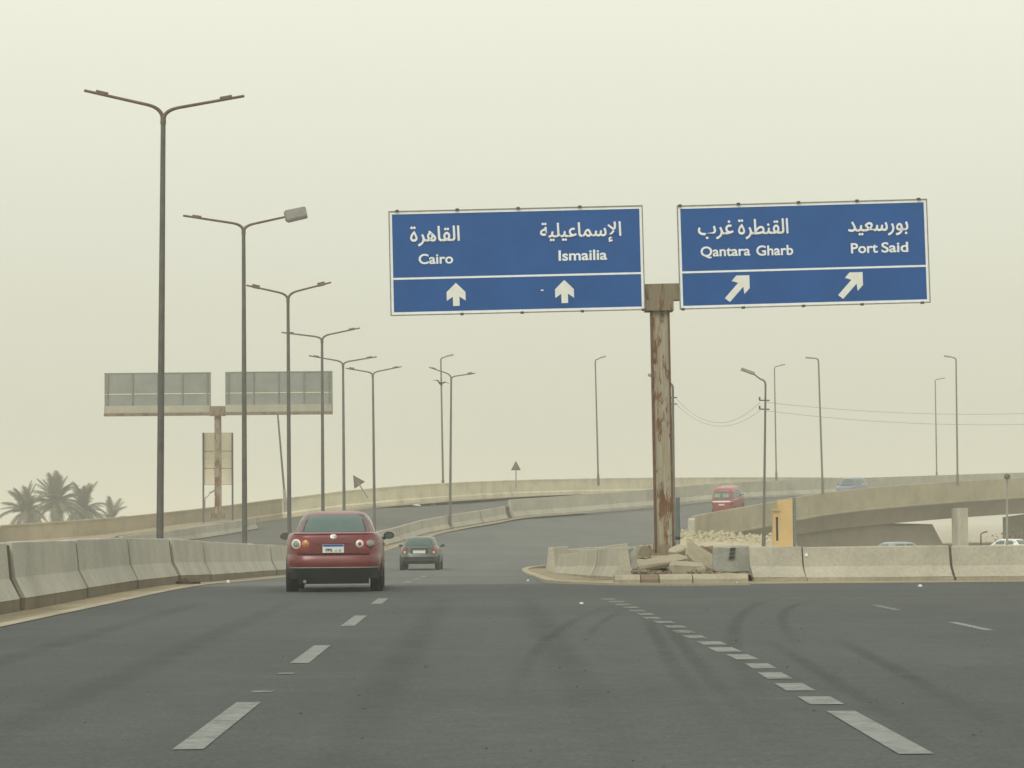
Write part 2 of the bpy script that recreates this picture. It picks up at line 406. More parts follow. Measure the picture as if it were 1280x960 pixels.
# opposite carriageway: from the median to the foot of the cream wall
ma = [p + Vector((-.35, 0, 0)) for p in MEDP if p.y > 30]
iw = min(range(len(WBASE)), key=lambda i: abs(proj(WTOPP[i])[0] - 700))
im = min(range(len(ma)), key=lambda i: (ma[i] - Vector((3.0, 192, 2))).length)
A1 = resample(ma[:im + 1], 60); B1 = resample(WBASE[:iw + 1], 60)
A2 = resample(ma[im:], 40); B2 = resample(WBASE[iw:], 40)
mop = loft(A1 + A2[1:], B1 + B2[1:], 8)
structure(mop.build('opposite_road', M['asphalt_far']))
bv_opp = BVHTree.FromPolygons([Vector(p) for p in mop.v], mop.f)
def drop_opp(px, py):
    o = Vector((0, 0, CAMZ)); dv = (at(px, py, 100) - o).normalized()
    h = bv_opp.ray_cast(o, dv)[0]
    return h
nb = normals2d(B1)
structure(strip(resample(WBASE[:iw + 14], 80), 0.1, 1.9, 0.012, 'sand_drift', M['sand']))
# embankment skirts under the roads
def skirt(path, out, zb, name, mat, flip=1):
    nn = normals2d(path); m = MB(); n = len(path)
    vs = list(path) + [Vector((p.x + q.x * flip * out * max(0.2, (p.z - zb)), p.y + q.y * flip * out * max(0.2, (p.z - zb)), zb)) for p, q in zip(path, nn)]
    m.add(vs, [(i, i + 1, n + i + 1, n + i) for i in range(n - 1)]); return structure(m.build(name, mat))
skirt(RGTP[30:72], 1.3, -1.42, 'embankment', M['sand'])
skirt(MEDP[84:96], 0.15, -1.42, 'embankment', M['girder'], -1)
# sand drifted against the left barrier, and the pale edge line of the carriageway
LEFTP = [p for p in MEDP]
structure(strip(LEFTP[:92], 0.15, 0.98, 0.004, 'sand_shoulder', M['sand'], 2))
structure(strip(LEFTP[:], 0.96, 1.20, 0.010, 'edge_line', M['kerb']))
# exit road shoulder and the paved nose of the island
m = MB()
ap = [(.9, 57.0), (1.55, 56.0), (2.2, 54.6), (3.6, 53.6), (6.2, 54.3), (10, 54.6), (60, 54.6), (60, 58.2), (6, 58.2), (2.9, 62)]
m.add([(x, y, .006) for x, y in ap] + [(1.9, 59, .008)], [(i, (i + 1) % len(ap), len(ap)) for i in range(len(ap))])
ra = [p for p in RGTP if p.y < 113]; rb_ = [Vector((2.9 - (p.y - 57) * .019, max(62 - (p.y - 57) * .3, p.y), p.z + .02)) for p in ra]
k = len(ra); m.add([p + Vector((0, 0, .007)) for p in ra] + rb_, [(i, i + 1, k + i + 1, k + i) for i in range(k - 1)])
structure(m.build('sand_apron', M['sand']))
kp = [(1.7, 116.5, -.53), (.95, 113.5, -.55), (.5, 109, -.56), (.50, 93, -.43), (.72, 70, -.145), (.86, 58, .0), (1.5, 55.8, 0), (2.15, 54.4, 0), (3.6, 53.4, 0), (6.2, 54.1, 0), (10, 54.4, 0), (34, 54.4, 0)]
kp = smooth(kp, 1.0)
ke = [p for p in kp if p.x < 5 or p.y > 60]
m = MB(); nk = normals2d(ke)
m.rings([[p - n * .13 + Vector((0, 0, -.05)), p - n * .13 + Vector((0, 0, .055)), p + n * .13 + Vector((0, 0, .055)), p + n * .13 + Vector((0, 0, -.05))] for p, n in zip(ke, nk)], 0, False)
structure(m.build('kerb_edge', M['kerb']))

# road markings (sheets 8 mm above the asphalt)
def dash(name, pts, mat):
    m = MB(); m.add(pts, [tuple(range(len(pts)))]); return structure(m.build(name, mat))
def lane_dash(xf, d0, d1, w, mat, name='lane_dash'):
    n = 4; m = MB(); vs = []
    for k in range(n + 1):
        d = d0 + (d1 - d0) * k / n; z = (zroad(xf(d), d) if d > 57 else 0.0) + .005
        vs += [(xf(d) - w / 2, d, z), (xf(d) + w / 2, d, z)]
    m.add(vs, [(2 * k, 2 * k + 1, 2 * k + 3, 2 * k + 2) for k in range(n)])
    return structure(m.build(name, mat))
xl = lambda d: -1.85 - .0137 * (d - 15)
for a, b in ((15.0, 19.0), (24.4, 28.0), (33.4, 37.3), (42.9, 46.2), (52, 55.6), (61, 64.5), (70, 73.6), (79, 82.5)):
    lane_dash(xl, a, b, .175, M['mark_white'])
lane_dash(xl, 20.1, 20.35, .16, M['mark_faint']); lane_dash(xl, 22.6, 22.8, .14, M['mark_faint'])
xr = lambda d: 2.16 if d < 24 else 2.16 - .0245 * (d - 24) - .00012 * (d - 24) ** 2
lane_dash(xr, 14.3, 17.6, .19, M['mark_white'])
d = 18.25; k = 0
while d < 45:
    jx = rnd.uniform(-.03, .03); ln = rnd.uniform(.82, 1.0) * (1 if d < 27 else .85)
    lane_dash(lambda q_, j=jx: xr(q_) + j, d, d + ln, rnd.uniform(.20, .25), M['mark_white'] if d < 27.5 else M['mark_faint'], 'line_block'); d += 1.52; k += 1
xe = lambda d: 5.45
lane_dash(xe, 30.4, 33.0, .12, M['mark_white']); lane_dash(xe, 37.6, 40.2, .12, M['mark_faint'])
m = MB(); rr = random.Random(21)
for k in range(260):
    y_ = 11 + 44 * rr.random() ** 1.6; x_ = rr.uniform(-6.4, 12) if rr.random() < .6 else rr.choice((-6.6, 2.6, .3, 5.9)) + rr.gauss(0, .35); q_ = rr.uniform(.004, .009)
    m.box((x_, y_, q_ * .6), (q_ * 2, q_ * 1.6, q_ * 1.2), 0, Matrix.Rotation(rr.uniform(0, 3), 3, 'Z'))
stuff(tag(m.build('gravel', M['asphalt_old']), 'stray grains of gravel scattered on the asphalt', 'gravel'))
# tyre rubber: turning arcs into the exit, and wheel paths
def mark(path, w, name='tyre_mark', mat='tyre_mark', z=.005):
    p = smooth([(x, y, 0) for x, y in path], 1.0)
    return structure(strip(p, -w / 2, w / 2, z, name, M[mat]))
def gp(px, py):
    a = at(px, py, 10.0); t = CAMZ / (CAMZ - a.z); return (a.x * t, 10.0 * t)
def pmark(pts, w, z=.0035): mark([gp(*q_) for q_ in pts], w * .8, z=z)
pmark([(798, 760), (815, 785), (842, 832), (882, 886), (935, 955)], .26)
pmark([(826, 768), (850, 802), (892, 852), (952, 912), (1015, 965)], .26, .0036)
pmark([(775, 757), (735, 768), (690, 795), (658, 832), (640, 880)], .24, .0037)
pmark([(782, 762), (752, 778), (725, 806)], .2, .0038)
pmark([(1010, 744), (955, 752), (925, 772), (917, 800), (930, 838), (962, 888), (1000, 930)], .28, .0039)
pmark([(1040, 748), (1000, 755), (979, 768), (984, 790), (1005, 815)], .24, .004)
pmark([(1040, 796), (1110, 832), (1190, 875), (1290, 925)], .30, .0041)
pmark([(960, 800), (1040, 850), (1130, 905), (1210, 950)], .26, .0042)
mark([(-4.6, 12), (-5.0, 30), (-5.4, 55)], .5, 'tyre_mark', 'path_mark', .003); mark([(-3.1, 12), (-3.5, 30), (-3.9, 55)], .5, 'tyre_mark', 'path_mark', .003)
mark([(-.9, 12), (-1.1, 30), (-1.2, 56)], .5, 'tyre_mark', 'path_mark', .003); mark([(.6, 13), (.4, 30), (.1, 56)], .5, 'tyre_mark', 'path_mark', .0031)
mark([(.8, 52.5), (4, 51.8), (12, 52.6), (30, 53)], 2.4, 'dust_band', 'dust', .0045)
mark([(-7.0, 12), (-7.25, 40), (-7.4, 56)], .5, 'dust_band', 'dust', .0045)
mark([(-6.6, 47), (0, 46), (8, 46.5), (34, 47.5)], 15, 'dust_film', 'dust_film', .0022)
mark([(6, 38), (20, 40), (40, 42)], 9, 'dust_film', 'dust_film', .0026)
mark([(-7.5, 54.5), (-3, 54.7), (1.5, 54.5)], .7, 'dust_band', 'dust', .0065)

# ------------------------------------------------------------------ barriers
def barrier_profile(h, plinth, wide, ztop=None):
    return [(-wide, 0), (-wide, plinth), (-.14, plinth + (h - plinth) * .36), (-.085, h - .015), (-.07, h), (.07, h), (.085, h - .015), (.14, plinth + (h - plinth) * .36), (wide, plinth), (wide, 0)]
def barrier(p0, p1, h, plinth, wide, mat, label, group, gap=.025, cat='concrete barrier', gap1=None, pm='plinth', rake=0.0):
    gap1 = gap if gap1 is None else gap1
    rj = random.Random(int(p0[0] * 313 + p0[1] * 71)); p0 = Vector(p0) + Vector((rj.uniform(-.025, .025), 0, rj.uniform(-.012, .012))); p1 = Vector(p1) + Vector((rj.uniform(-.025, .025), 0, 0))
    d = Vector(p1) - Vector(p0); L = d.length
    o = thing('concrete_barrier', label, cat, p0, 0, group)
    o.rotation_euler = Vector((1, 0, 0)).rotation_difference(d).to_euler() if abs(d.x) > abs(d.y) else (Matrix.Rotation(math.atan2(d.y, d.x), 4, 'Z') @ Matrix.Rotation(-math.asin(d.z / L), 4, 'Y')).to_euler()
    prof = barrier_profile(h, plinth, wide); up = [p for p in prof if p[1] >= plinth - 1e-6]
    def ring(pr, x, s=1.0, dz=0): return [(x, a * s, b + (dz if b > h - .02 else 0)) for a, b in pr]
    n = max(4, int(L / 1.2)); xs_ = [gap, gap + .03] + [gap + .03 + (L - gap - gap1 - .06) * k / n for k in range(1, n)] + [L - gap1 - .03, L - gap1]
    rr = random.Random(int(p0[0] * 977 + p0[1] * 131))
    def jr(pr, x, end):
        return [(x + rake * max(0, 1 - b / (h * .55)), a * (.985 if end else 1) + rr.uniform(-.004, .004), b + (rr.uniform(-.012, .006) if b > h - .02 else 0) - (.012 if end and b > h - .02 else 0)) for a, b in pr]
    m = MB(); m.rings([jr(up, x, i in (0, len(xs_) - 1)) for i, x in enumerate(xs_)], 0, False)
    m.build('shell', mat, o)
    if plinth > .05:
        q = MB(); low = [(-wide + .005, -.05), (-wide + .005, plinth - .003), (wide - .005, plinth - .003), (wide - .005, -.05)]
        q.rings([[(x + rake, a + rr.uniform(-.008, .008), b) for a, b in low] for x in xs_], 0, False)
        q.build('plinth', M[pm], o)
    q = MB(); core = [(a * .86, b * .96 if b > .02 else 0) for a, b in prof]
    q.rings([[(x + rake * max(0, 1 - b / (h * .55)), a, b) for a, b in core] for x in (L - gap1 - .05, L + gap + .05)], 0, False); q.build('joint', M['brown_joint'], o)
    return o
def med_at(d):
    best = min(range(len(MEDP) - 1), key=lambda i: 0 if MEDP[i].y <= d <= MEDP[i + 1].y else 1 + abs(MEDP[i].y - d))
    a, b = MEDP[best], MEDP[best + 1]; return a.lerp(b, max(0, min(1, (d - a.y) / max(1e-6, b.y - a.y))))
JOINTS = [20.7, 27.4, 34.1, 40.9, 47.6, 54.5, 62.0, 69.0, 76.2, 84.2, 91.3, 98.1, 104.9, 111.7, 118.5, 125.3, 132.1, 139, 146.2, 153.5, 160.5, 167.5, 174.5, 181, 186.6]
ORD = ['first', 'second', 'third', 'fourth', 'fifth', 'sixth', 'seventh', 'eighth']
for i in range(len(JOINTS) - 1):
    a, b = med_at(JOINTS[i]), med_at(JOINTS[i + 1])
    if i < 2: lab = 'grey concrete median barrier segment out of sight beside the camera'
    elif i < 10:
        w = {0: ', cut by the photo edge', 1: ', tall and streaked', 2: ' in the left median row', 3: ', ending at the wide brown gap', 4: ' after the brown gap',
             5: ' below the foot of the second lamp', 6: ' beside the second lamp pole', 7: ' touching the red sedan'}[i - 2]
        lab = ORD[i - 2] + ' grey concrete barrier from the left photo edge' + w
    elif i < 18: lab = 'grey concrete median barrier segment hidden behind the red sedan'
    else:
        k = i - 18
        lab = 'grey concrete median barrier ' + ('partly behind the red sedan wing mirror', 'next past the red sedan mirror, above small dark car', 'right of the small dark car roof, second past mirror',
              'just before the lamp foot on the curve', 'just after the lamp foot on the curve', 'last short one before the gap on the curve')[k]
    g = .075 if i < 18 else .085
    g0 = .20 if i in (3, 6) else g; g1 = .20 if i in (2, 5) else (.75 if i == len(JOINTS) - 2 else g)
    tall = i < 12
    barrier(a, b, 1.06 if tall else .88, .19 if tall else .06, .30, M['barrier'] if tall else M['barrier_light'], lab, 'concrete barriers along the median', g0, gap1=g1)
# the island: earth fill, front barrier with the broken gap, back barrier
m = MB()
isl = [(1.72, 93.5, -.42), (1.85, 80, -.15), (2.5, 60.6, .17), (3.2, 57.0, .17), (4.8, 57.0, .17), (5.4, 57.7, .1), (9.5, 57.6, -.1), (9.5, 70, -.2), (8, 100, -.5), (8.2, 138, -.6), (5.8, 141, -.5), (3.6, 126, -.6), (2.1, 108, -.55)]
pb = base_at(830.5, 60, .6)
m.add(isl + [(pb.x, pb.y, .50), (pb.x + .5, 64, .42), (3.6, 90, -.1)], [(0, 1, 15), (1, 2, 14), (1, 14, 15), (2, 3, 13), (3, 4, 13), (4, 5, 13), (5, 6, 13), (2, 13, 14), (13, 6, 7), (13, 7, 14), (14, 7, 8), (14, 8, 15), (15, 8, 9), (15, 9, 10), (15, 10, 11), (15, 11, 12), (15, 12, 0)])
n0 = len(isl); vs = isl[6:11] + [(x + 1.2, y, -1.42) for x, y, z in isl[6:11]]
m.add(vs, [(i, i + 1, i + 6, i + 5) for i in range(4)])
m.add([(2.3, 55.2, .002), (34, 55.2, .002), (34, 58.6, .002), (2.3, 60, .002)], [(0, 1, 2, 3)])
structure(m.build('island_earth', M['sand']))
FB = 'concrete barriers round the gore island'
nose = [(2.52, 59.6, 0.02), (2.0, 77, -.22), (1.72, 93.5, -.46)]
barrier((2.52, 59.7, .02), (2.25, 67.5, -.10), .74, .06, .27, M['barrier_light'], 'tan concrete barrier at the island front, just left of the rubble', FB, pm='kerb')
barrier((2.25, 67.6, -.10), (2.02, 77.5, -.24), .76, .06, .27, M['barrier_light'], 'tan concrete barrier at the island, between nose piece and rubble end', FB, pm='kerb')
barrier((2.02, 77.6, -.24), (1.66, 94.2, -.50), .70, .06, .27, M['barrier_light'], 'tan concrete barrier reaching the pointed nose of the island', FB, pm='kerb')
barrier((1.34, 95.2, -.46), (2.15, 108, -.55), .93, .06, .20, M['barrier_light'], 'back island barrier starting at the nose, with white rounded end', FB, pm='kerb')
barrier((2.15, 108.1, -.55), (3.9, 127, -.60), .80, .06, .27, M['barrier_light'], 'long back island barrier seen over the front one', FB, pm='kerb')
barrier((3.9, 127.1, -.60), (6.0, 141, -.52), .76, .06, .27, M['barrier_light'], 'back island barrier behind the rusty sign post', FB, pm='kerb')
b1 = base_at(935, 57, .0); b2 = base_at(1003, 57, 0); b3 = base_at(1187, 56.6, 0); b4 = (b3 + (b3 - b2)); b5 = b4 + (b3 - b2); b6 = b5 + (b3 - b2)
RB = 'concrete barriers along the exit road'
barrier(b1, b2, .745, .09, .31, M['barrier_light'], 'short tan concrete barrier right of the grey marked block', RB, pm='kerb', rake=.09)
bb = barrier(b2, b3, .745, .09, .31, M['barrier_light'], 'long concrete barrier with a small white reflector, below the ochre wall', RB, pm='kerb', rake=.09)
barrier(b3, b4, .745, .09, .31, M['barrier_light'], 'concrete barrier at the right photo edge, below the bridge pier', RB, pm='kerb', rake=.09)
barrier(b4, b5, .745, .09, .31, M['barrier_light'], 'concrete barrier beyond the right photo edge', RB, pm='kerb', rake=.09)
barrier(b5, b6, .745, .09, .31, M['barrier_light'], 'second concrete barrier beyond the right photo edge', RB, pm='kerb', rake=.09)
m = MB(); m.disc((.10, -.115, .57), (0, -1, 0), .038, .03, .02, 14); m.build('reflector', M['white'], bb)
# kerb blocks below the gap
kx = [768, 801, 824, 866, 936, 1003]
for i in range(5):
    p0, p1 = base_at(kx[i] + .6, 55.3, 0), base_at(kx[i + 1] - .6, 55.3, 0)
    if i == 4: continue
    m = MB(); m.extrude([(-.02, 0), (-.02, .10), (.06, .185), (.5, .2), (.9, .18), (.9, 0)], 0, (p1 - p0).length)
    o = m.build('kerb_block', M['kerb'] if i != 1 else M['slab_brown']); o.location = p0
    o.rotation_euler = (0, 0, R(90)); o.scale = (1, -1, 1)
    tag(o, ('pale low kerb block at the left end of the broken gap', 'narrow brown stained kerb block below the broken slabs', 'low kerb block below the flat broken slab',
            'long low kerb block below the grey marked block')[i], 'kerb block', 'kerb blocks below the broken barrier')

# broken slabs and blocks
def chunk(name, label, cat, px0, px1, py0, py1, d, depth, mat, tilt=0.0, seed=1, yaw=0.0, wedge=0.0, group=None, jit=1.0):
    a, b = at(px0, py1, d), at(px1, py0, d); w, h = b.x - a.x, b.z - a.z
    rr = random.Random(seed); nx, nz = 7, 3; m = MB()
    def ring(y, s):
        pts = []
        for k in range(nx): pts.append((-w / 2 + w * k / (nx - 1), -h / 2 * s))
        for k in range(1, nz): pts.append((w / 2, -h / 2 + h * k / nz))
        for k in range(nx): pts.append((w / 2 - w * k / (nx - 1), h / 2 * s - wedge * h * (nx - 1 - k) / (nx - 1)))
        for k in range(1, nz): pts.append((-w / 2, h / 2 - h * k / nz - wedge * h * (1 - k / nz)))
        return [(x + rr.uniform(-.05, .05) * min(w, .9) * jit, y + rr.uniform(-.04, .04) * jit, z + rr.uniform(-.09, .09) * h * jit) for x, z in pts]
    m.rings([ring(0, .9), ring(depth * .1, 1), ring(depth * .6, 1), ring(depth, .92)], 0, False)
    o = m.build(name, mat); o.location = ((a.x + b.x) / 2, d, (a.z + b.z) / 2); o.rotation_euler = (0, tilt, yaw)
    return tag(o, label, cat, group)
SG = 'broken concrete slabs at the sign foot'
chunk('concrete_block', 'dark grey broken barrier end left of the slabs', 'concrete block', 777, 796, 684, 713, 59.8, .5, M['grey_block'], 0, 3, jit=.4)
chunk('concrete_block', 'cream broken block behind the dark grey barrier end', 'concrete block', 797, 814, 682, 698, 60.6, .4, M['slab'], 0, 4)
chunk('concrete_slab', 'upright brown slab standing behind the heap', 'concrete slab', 862, 893, 683, 706, 59.3, .25, M['slab_brown'], R(3), 9, 0, 0, SG)
def slab(label, px, py, d, L, W, T, rx, ry, rz, mat, seed):
    rr = random.Random(seed); n = 9; m = MB(); base = []
    for k in range(n):
        a = 2 * math.pi * (k + rr.uniform(-.28, .28)) / n; c_, s_ = math.cos(a), math.sin(a)
        base.append((L / 2 * math.copysign(abs(c_) ** .55, c_) * rr.uniform(.86, 1.06), W / 2 * math.copysign(abs(s_) ** .55, s_) * rr.uniform(.86, 1.06)))
    def ring(z, q, j): return [(x * q + rr.uniform(-j, j), y * q + rr.uniform(-j, j), z + rr.uniform(-j, j) * .5) for x, y in base]
    m.rings([ring(-T / 2, .93, .02), ring(-T * .15, 1, .025), ring(T * .32, .985, .02), ring(T / 2, .93, .012)], 0, False)
    o = m.build('concrete_slab', mat); o.location = at(px, py, d); o.rotation_euler = (R(rx), R(ry), R(rz))
    return tag(o, label, 'concrete slab', SG)
slab('long tilted slab on the left of the rubble heap', 829, 702.5, 57.5, 1.12, .75, .12, 9, -10, 6, M['slab'], 51)
slab('thick flat slab lying lowest in front of the heap', 858, 710.5, 56.8, .84, .62, .20, 9, 3, -4, M['kerb'], 52)
slab('pale chunk on top of the heap against the post', 847, 689.5, 58.5, .38, .4, .15, 14, -24, 20, M['kerb'], 53)
slab('wide slab propped steeply beside the marked block', 879, 700, 57.9, .95, .95, .11, 30, 33, 8, M['slab'], 54)
slab('thin dark slab wedged under the long tilted slab', 815, 709, 57.7, .6, .6, .10, 4, 4, 0, M['slab_brown'], 55)
slab('small dark lump between the flat slab and the propped one', 884, 713, 57.0, .3, .3, .14, 10, 18, 30, M['slab_brown'], 56)
gb = chunk('concrete_block', 'grey barrier block stencilled with black bars', 'concrete block', 892, 937, 682.5, 716, 57.3, .35, M['grey_block'], 0, 11, jit=.28)
c = gb.location; pe = at(915, 700, 57.3)
for k, (y0, y1, sk) in enumerate(((684.5, 688.5, 2), (690.5, 693, 0), (695, 698.2, -1))):
    a, b = at(911 + sk * .4, y1, 57.25), at(919 + sk * .4, y0, 57.25)
    m = MB(); m.extrude([(a.x - c.x, a.z - c.z), (b.x - c.x - .02, a.z - c.z), (b.x - c.x, b.z - c.z), (a.x - c.x + .03, b.z - c.z)], -.045, -.02)
    m.build('stencil_bar', M['ink'], gb)
m = MB(); rr = random.Random(3)
for k in range(70):
    px, d_ = rr.uniform(790, 905), rr.uniform(56.0, 59)
    p = at(px, 712, d_); r_ = rr.uniform(.02, .07)
    m.box((p.x, d_, .18 + rr.uniform(0, .06)), (r_ * 2, r_ * 1.6, r_ * 1.4), 0, Matrix.Rotation(rr.uniform(0, 3), 3, 'Z') @ Matrix.Rotation(rr.uniform(0, 1), 3, 'X'))
stuff(tag(m.build('rubble', M['slab_brown']), 'small crumbs of broken concrete round the slabs', 'rubble'))

# ------------------------------------------------------------------ opposite gore island barrier
OB = [(150, 686), (200, 680.5), (240, 674.5), (280, 668.5), (318, 661.5)]
op = [drop_opp(*q) for q in OB]
lab = ('hidden start of the pale barrier behind the left lamp pole', 'pale opposite barrier behind the first lamp pole', 'pale opposite barrier left of the rear sign foot', 'pale opposite barrier ending beside the rear sign post')
for i in range(4):
    a, b = op[i], op[i + 1]
    s = F / ((a.y + b.y) / 2)
    barrier(a, b, 15.5 / s if i < 3 else 15 / s, .05, .26, M['barrier_light'], lab[i], 'barriers on the opposite gore island', pm='kerb')

# ------------------------------------------------------------------ cream wall made of panels
nw = normals2d(WTOPP)
wall = thing('parapet_wall', 'long cream concrete wall along the far side of the opposite road', 'wall', (0, 0, 0))
Ls = resample(WTOPP, 46)
nn = normals2d(Ls)
for i in range(45):
    a, b = Ls[i], Ls[i + 1]; q = (nn[i] + nn[i + 1]).normalized(); t = (b - a).normalized()
    a2, b2 = a + t * .015, b - t * .015
    m = MB(); hz = Vector((0, 0, WH + .5)); jj = rnd.uniform(-.012, .012)
    f0, f1 = q * (.03 + jj), q * -.22
    cap = Vector((0, 0, .10)); lip = q * (.075 + jj)
    def prof(p): return [p + f1 - hz, p + f1, p + lip, p + lip - cap, p + f0 - cap, p + f0 - Vector((0, 0, WH * .72)), p + lip * 1.3 - Vector((0, 0, WH * .80)), p + lip * 1.3 - hz]
    m.rings([prof(a2), prof(b2)], 0, False)
    m.build('panel', M['yellow_wall'] if proj(a)[0] > 335 else M['tan_wall'], wall)

# ------------------------------------------------------------------ bridge carrying the main road
br = thing('bridge', 'concrete bridge carrying the main road up and round to the right', 'bridge', (0, 0, 0))
LP = MEDP[14 * 6:]            # left parapet line from the end of the loose barriers
RPi = 12 * 6                  # right parapet begins where the road leaves the embankment
RPp = RGTP[RPi - 4:]
def sweep(path, prof_fn, name, mat, parent, sm=False):
    nn = normals2d(path); m = MB(); m.rings([prof_fn(p, n, i / (len(path) - 1)) for i, (p, n) in enumerate(zip(path, nn))], 0, sm); return m.build(name, mat, parent)
V = lambda z: Vector((0, 0, z))
def seg_parapet(path, fn, name, mat, parent, step):
    pts = resample(path, max(2, int(sum((b - a).length for a, b in zip(path, path[1:])) / step)) * 3 + 1)
    nn = normals2d(pts)
    for i in range(0, len(pts) - 1, 3):
        seg = pts[i:i + 4]; nq = nn[i:i + 4]
        seg = [p.copy() for p in seg]; t = (seg[-1] - seg[0]).normalized(); seg[0] += t * .012; seg[-1] -= t * .012
        m = MB(); m.rings([fn(p, n) for p, n in zip(seg, nq)], 0, False); m.build(name, mat, parent)
lefth = 1.30
seg_parapet(LP, lambda p, n: [p + n * .30 + V(-.05), p + n * .30 + V(.12), p + n * .12 + V(.45), p + n * .06 + V(lefth), p - n * .16 + V(lefth), p - n * .2 + V(-.9)], 'parapet_panel', M['parapet'], br, 6.0)
seg_parapet(RPp, lambda p, n: [p - n * .1 + V(-.1), p - n * .04 + V(1.06), p - n * .06 + V(1.1), p + n * .16 + V(1.1), p + n * .18 + V(1.06), p + n * .17 + V(-.50), p + n * .24 + V(-.53), p + n * .22 + V(-.66), p - n * .1 + V(-.66)], 'fascia_panel', M['bridge'], br, 5.0)
# deck slab and girder box
dk = RGTP[RPi - 2:]; dm = MEDP[15 * 6 - 2:]
n_ = min(len(dk), len(dm)); dk, dm = dk[-n_:], dm[-n_:]
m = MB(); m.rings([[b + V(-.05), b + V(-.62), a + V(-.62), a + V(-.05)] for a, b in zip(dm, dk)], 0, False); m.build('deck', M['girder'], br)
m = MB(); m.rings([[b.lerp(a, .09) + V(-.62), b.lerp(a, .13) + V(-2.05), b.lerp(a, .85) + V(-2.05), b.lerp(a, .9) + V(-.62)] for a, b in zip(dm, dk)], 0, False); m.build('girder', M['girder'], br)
# abutment under the near end
ia = int(len(dk) * .0); ib = 1 + max(i for i in range(len(dk)) if proj(Vector((*dk[i].lerp(dm[i], .30).xy, -.5)))[0] < 1176)
m = MB(); seg = list(zip(dm, dk))[ia:ib]
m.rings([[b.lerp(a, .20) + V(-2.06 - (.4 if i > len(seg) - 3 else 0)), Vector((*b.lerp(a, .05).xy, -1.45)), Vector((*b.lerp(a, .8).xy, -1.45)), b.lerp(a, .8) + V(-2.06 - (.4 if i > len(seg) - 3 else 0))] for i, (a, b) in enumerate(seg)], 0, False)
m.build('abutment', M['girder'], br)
# pier
pz = base_at(1200.5, 219, -1.4); top = at(1200.5, 635, 219)
m = MB(); ux = Vector((.77, .64, 0)); uy = Vector((-.64, .77, 0))
def pring(z, s): return [pz + ux * a * .62 * s + uy * b * .45 * s + V(z) for a, b in ((-1, -.7), (-.8, -1), (.8, -1), (1, -.7), (1, .7), (.8, 1), (-.8, 1), (-1, .7))]
hz = top.z + 1.4
m.rings([pring(0, 1), pring(hz - .5, 1), pring(hz, 1.03)], 0, False); m.build('pier', M['parapet'], br)
# far pier wall at the right edge
uv_ = Vector((2.2, 5, 0)); m = MB(); a = base_at(1254, 232, -1.4); b = base_at(1330, 240, -1.4); zt = 1.9
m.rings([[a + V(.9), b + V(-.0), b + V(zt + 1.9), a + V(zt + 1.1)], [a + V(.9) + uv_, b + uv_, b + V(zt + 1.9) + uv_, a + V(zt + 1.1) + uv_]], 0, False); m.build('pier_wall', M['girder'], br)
# parapet end block by the road
m = MB(); e0 = RPp[0]; nq = normals2d(RPp)[0]; tq = (RPp[1] - RPp[0]).normalized()
m.rings([[e0 - tq * 1.6 + nq * a + V(b) for a, b in ((-.25, -.4), (-.22, .9), (.22, .9), (.25, -.6))], [e0 - tq * .02 + nq * a + V(b) for a, b in ((-.25, -.4), (-.22, 1.0), (.22, 1.0), (.25, -.6))]], 0, False)
m.build('end_block', M['parapet'], br)
# low kerb wall leading to the parapet
m = MB(); lo = RGTP[60:RPi - 7]; nl = normals2d(lo)
m.rings([[p - n * .1 + V(-.2), p - n * .08 + V(.32), p + n * .1 + V(.32), p + n * .12 + V(-.9)] for p, n in zip(lo, nl)], 0, False)
tag(m.build('kerb_wall', M['parapet']), 'low pale kerb wall running from behind the sign post to the bridge', 'low wall')
# stone rubble bank below the parapet end
m = MB(); rr = random.Random(11)
def stone(m, p, r, mi=0):
    vs = []
    for k in range(6):
        vs.append(Vector(((1, -1, 0, 0, 0, 0)[k], (0, 0, 1, -1, 0, 0)[k], (0, 0, 0, 0, 1, -1)[k])) * r * rr.uniform(.7, 1.25))
    rot = Matrix.Rotation(rr.uniform(0, 6), 3, 'Z') @ Matrix.Rotation(rr.uniform(0, 6), 3, 'X')
    m.add([rot @ v + Vector(p) for v in vs], [(0, 2, 4), (2, 1, 4), (1, 3, 4), (3, 0, 4), (2, 0, 5), (1, 2, 5), (3, 1, 5), (0, 3, 5)], mi)
for k in range(2200):
    px = rr.uniform(852, 992); d_ = rr.uniform(128, 150)
    ztop = at(px, 666 + (px - 860) * .05 + 1.5 * math.sin(px * .5), 140).z
    t = (150 - d_) / 22
    z = ztop - t * (ztop + 1.0)
    p = at(px, 670, d_); stone(m, (p.x, d_, z + rr.uniform(-.1, .08)), rr.uniform(.06, .19))
m.add([at(845, 668, 150.5), at(995, 675, 150.5), at(1000, 700, 127), at(845, 700, 127), base_at(995, 158, -1.45), base_at(845, 158, -1.45)], [(0, 1, 2, 3), (0, 1, 4, 5), (1, 2, 4), (0, 3, 5)])
stuff(tag(m.build('rubble_bank', M['rubble']), 'bank of pale yellow stones behind the island', 'stone bank'))
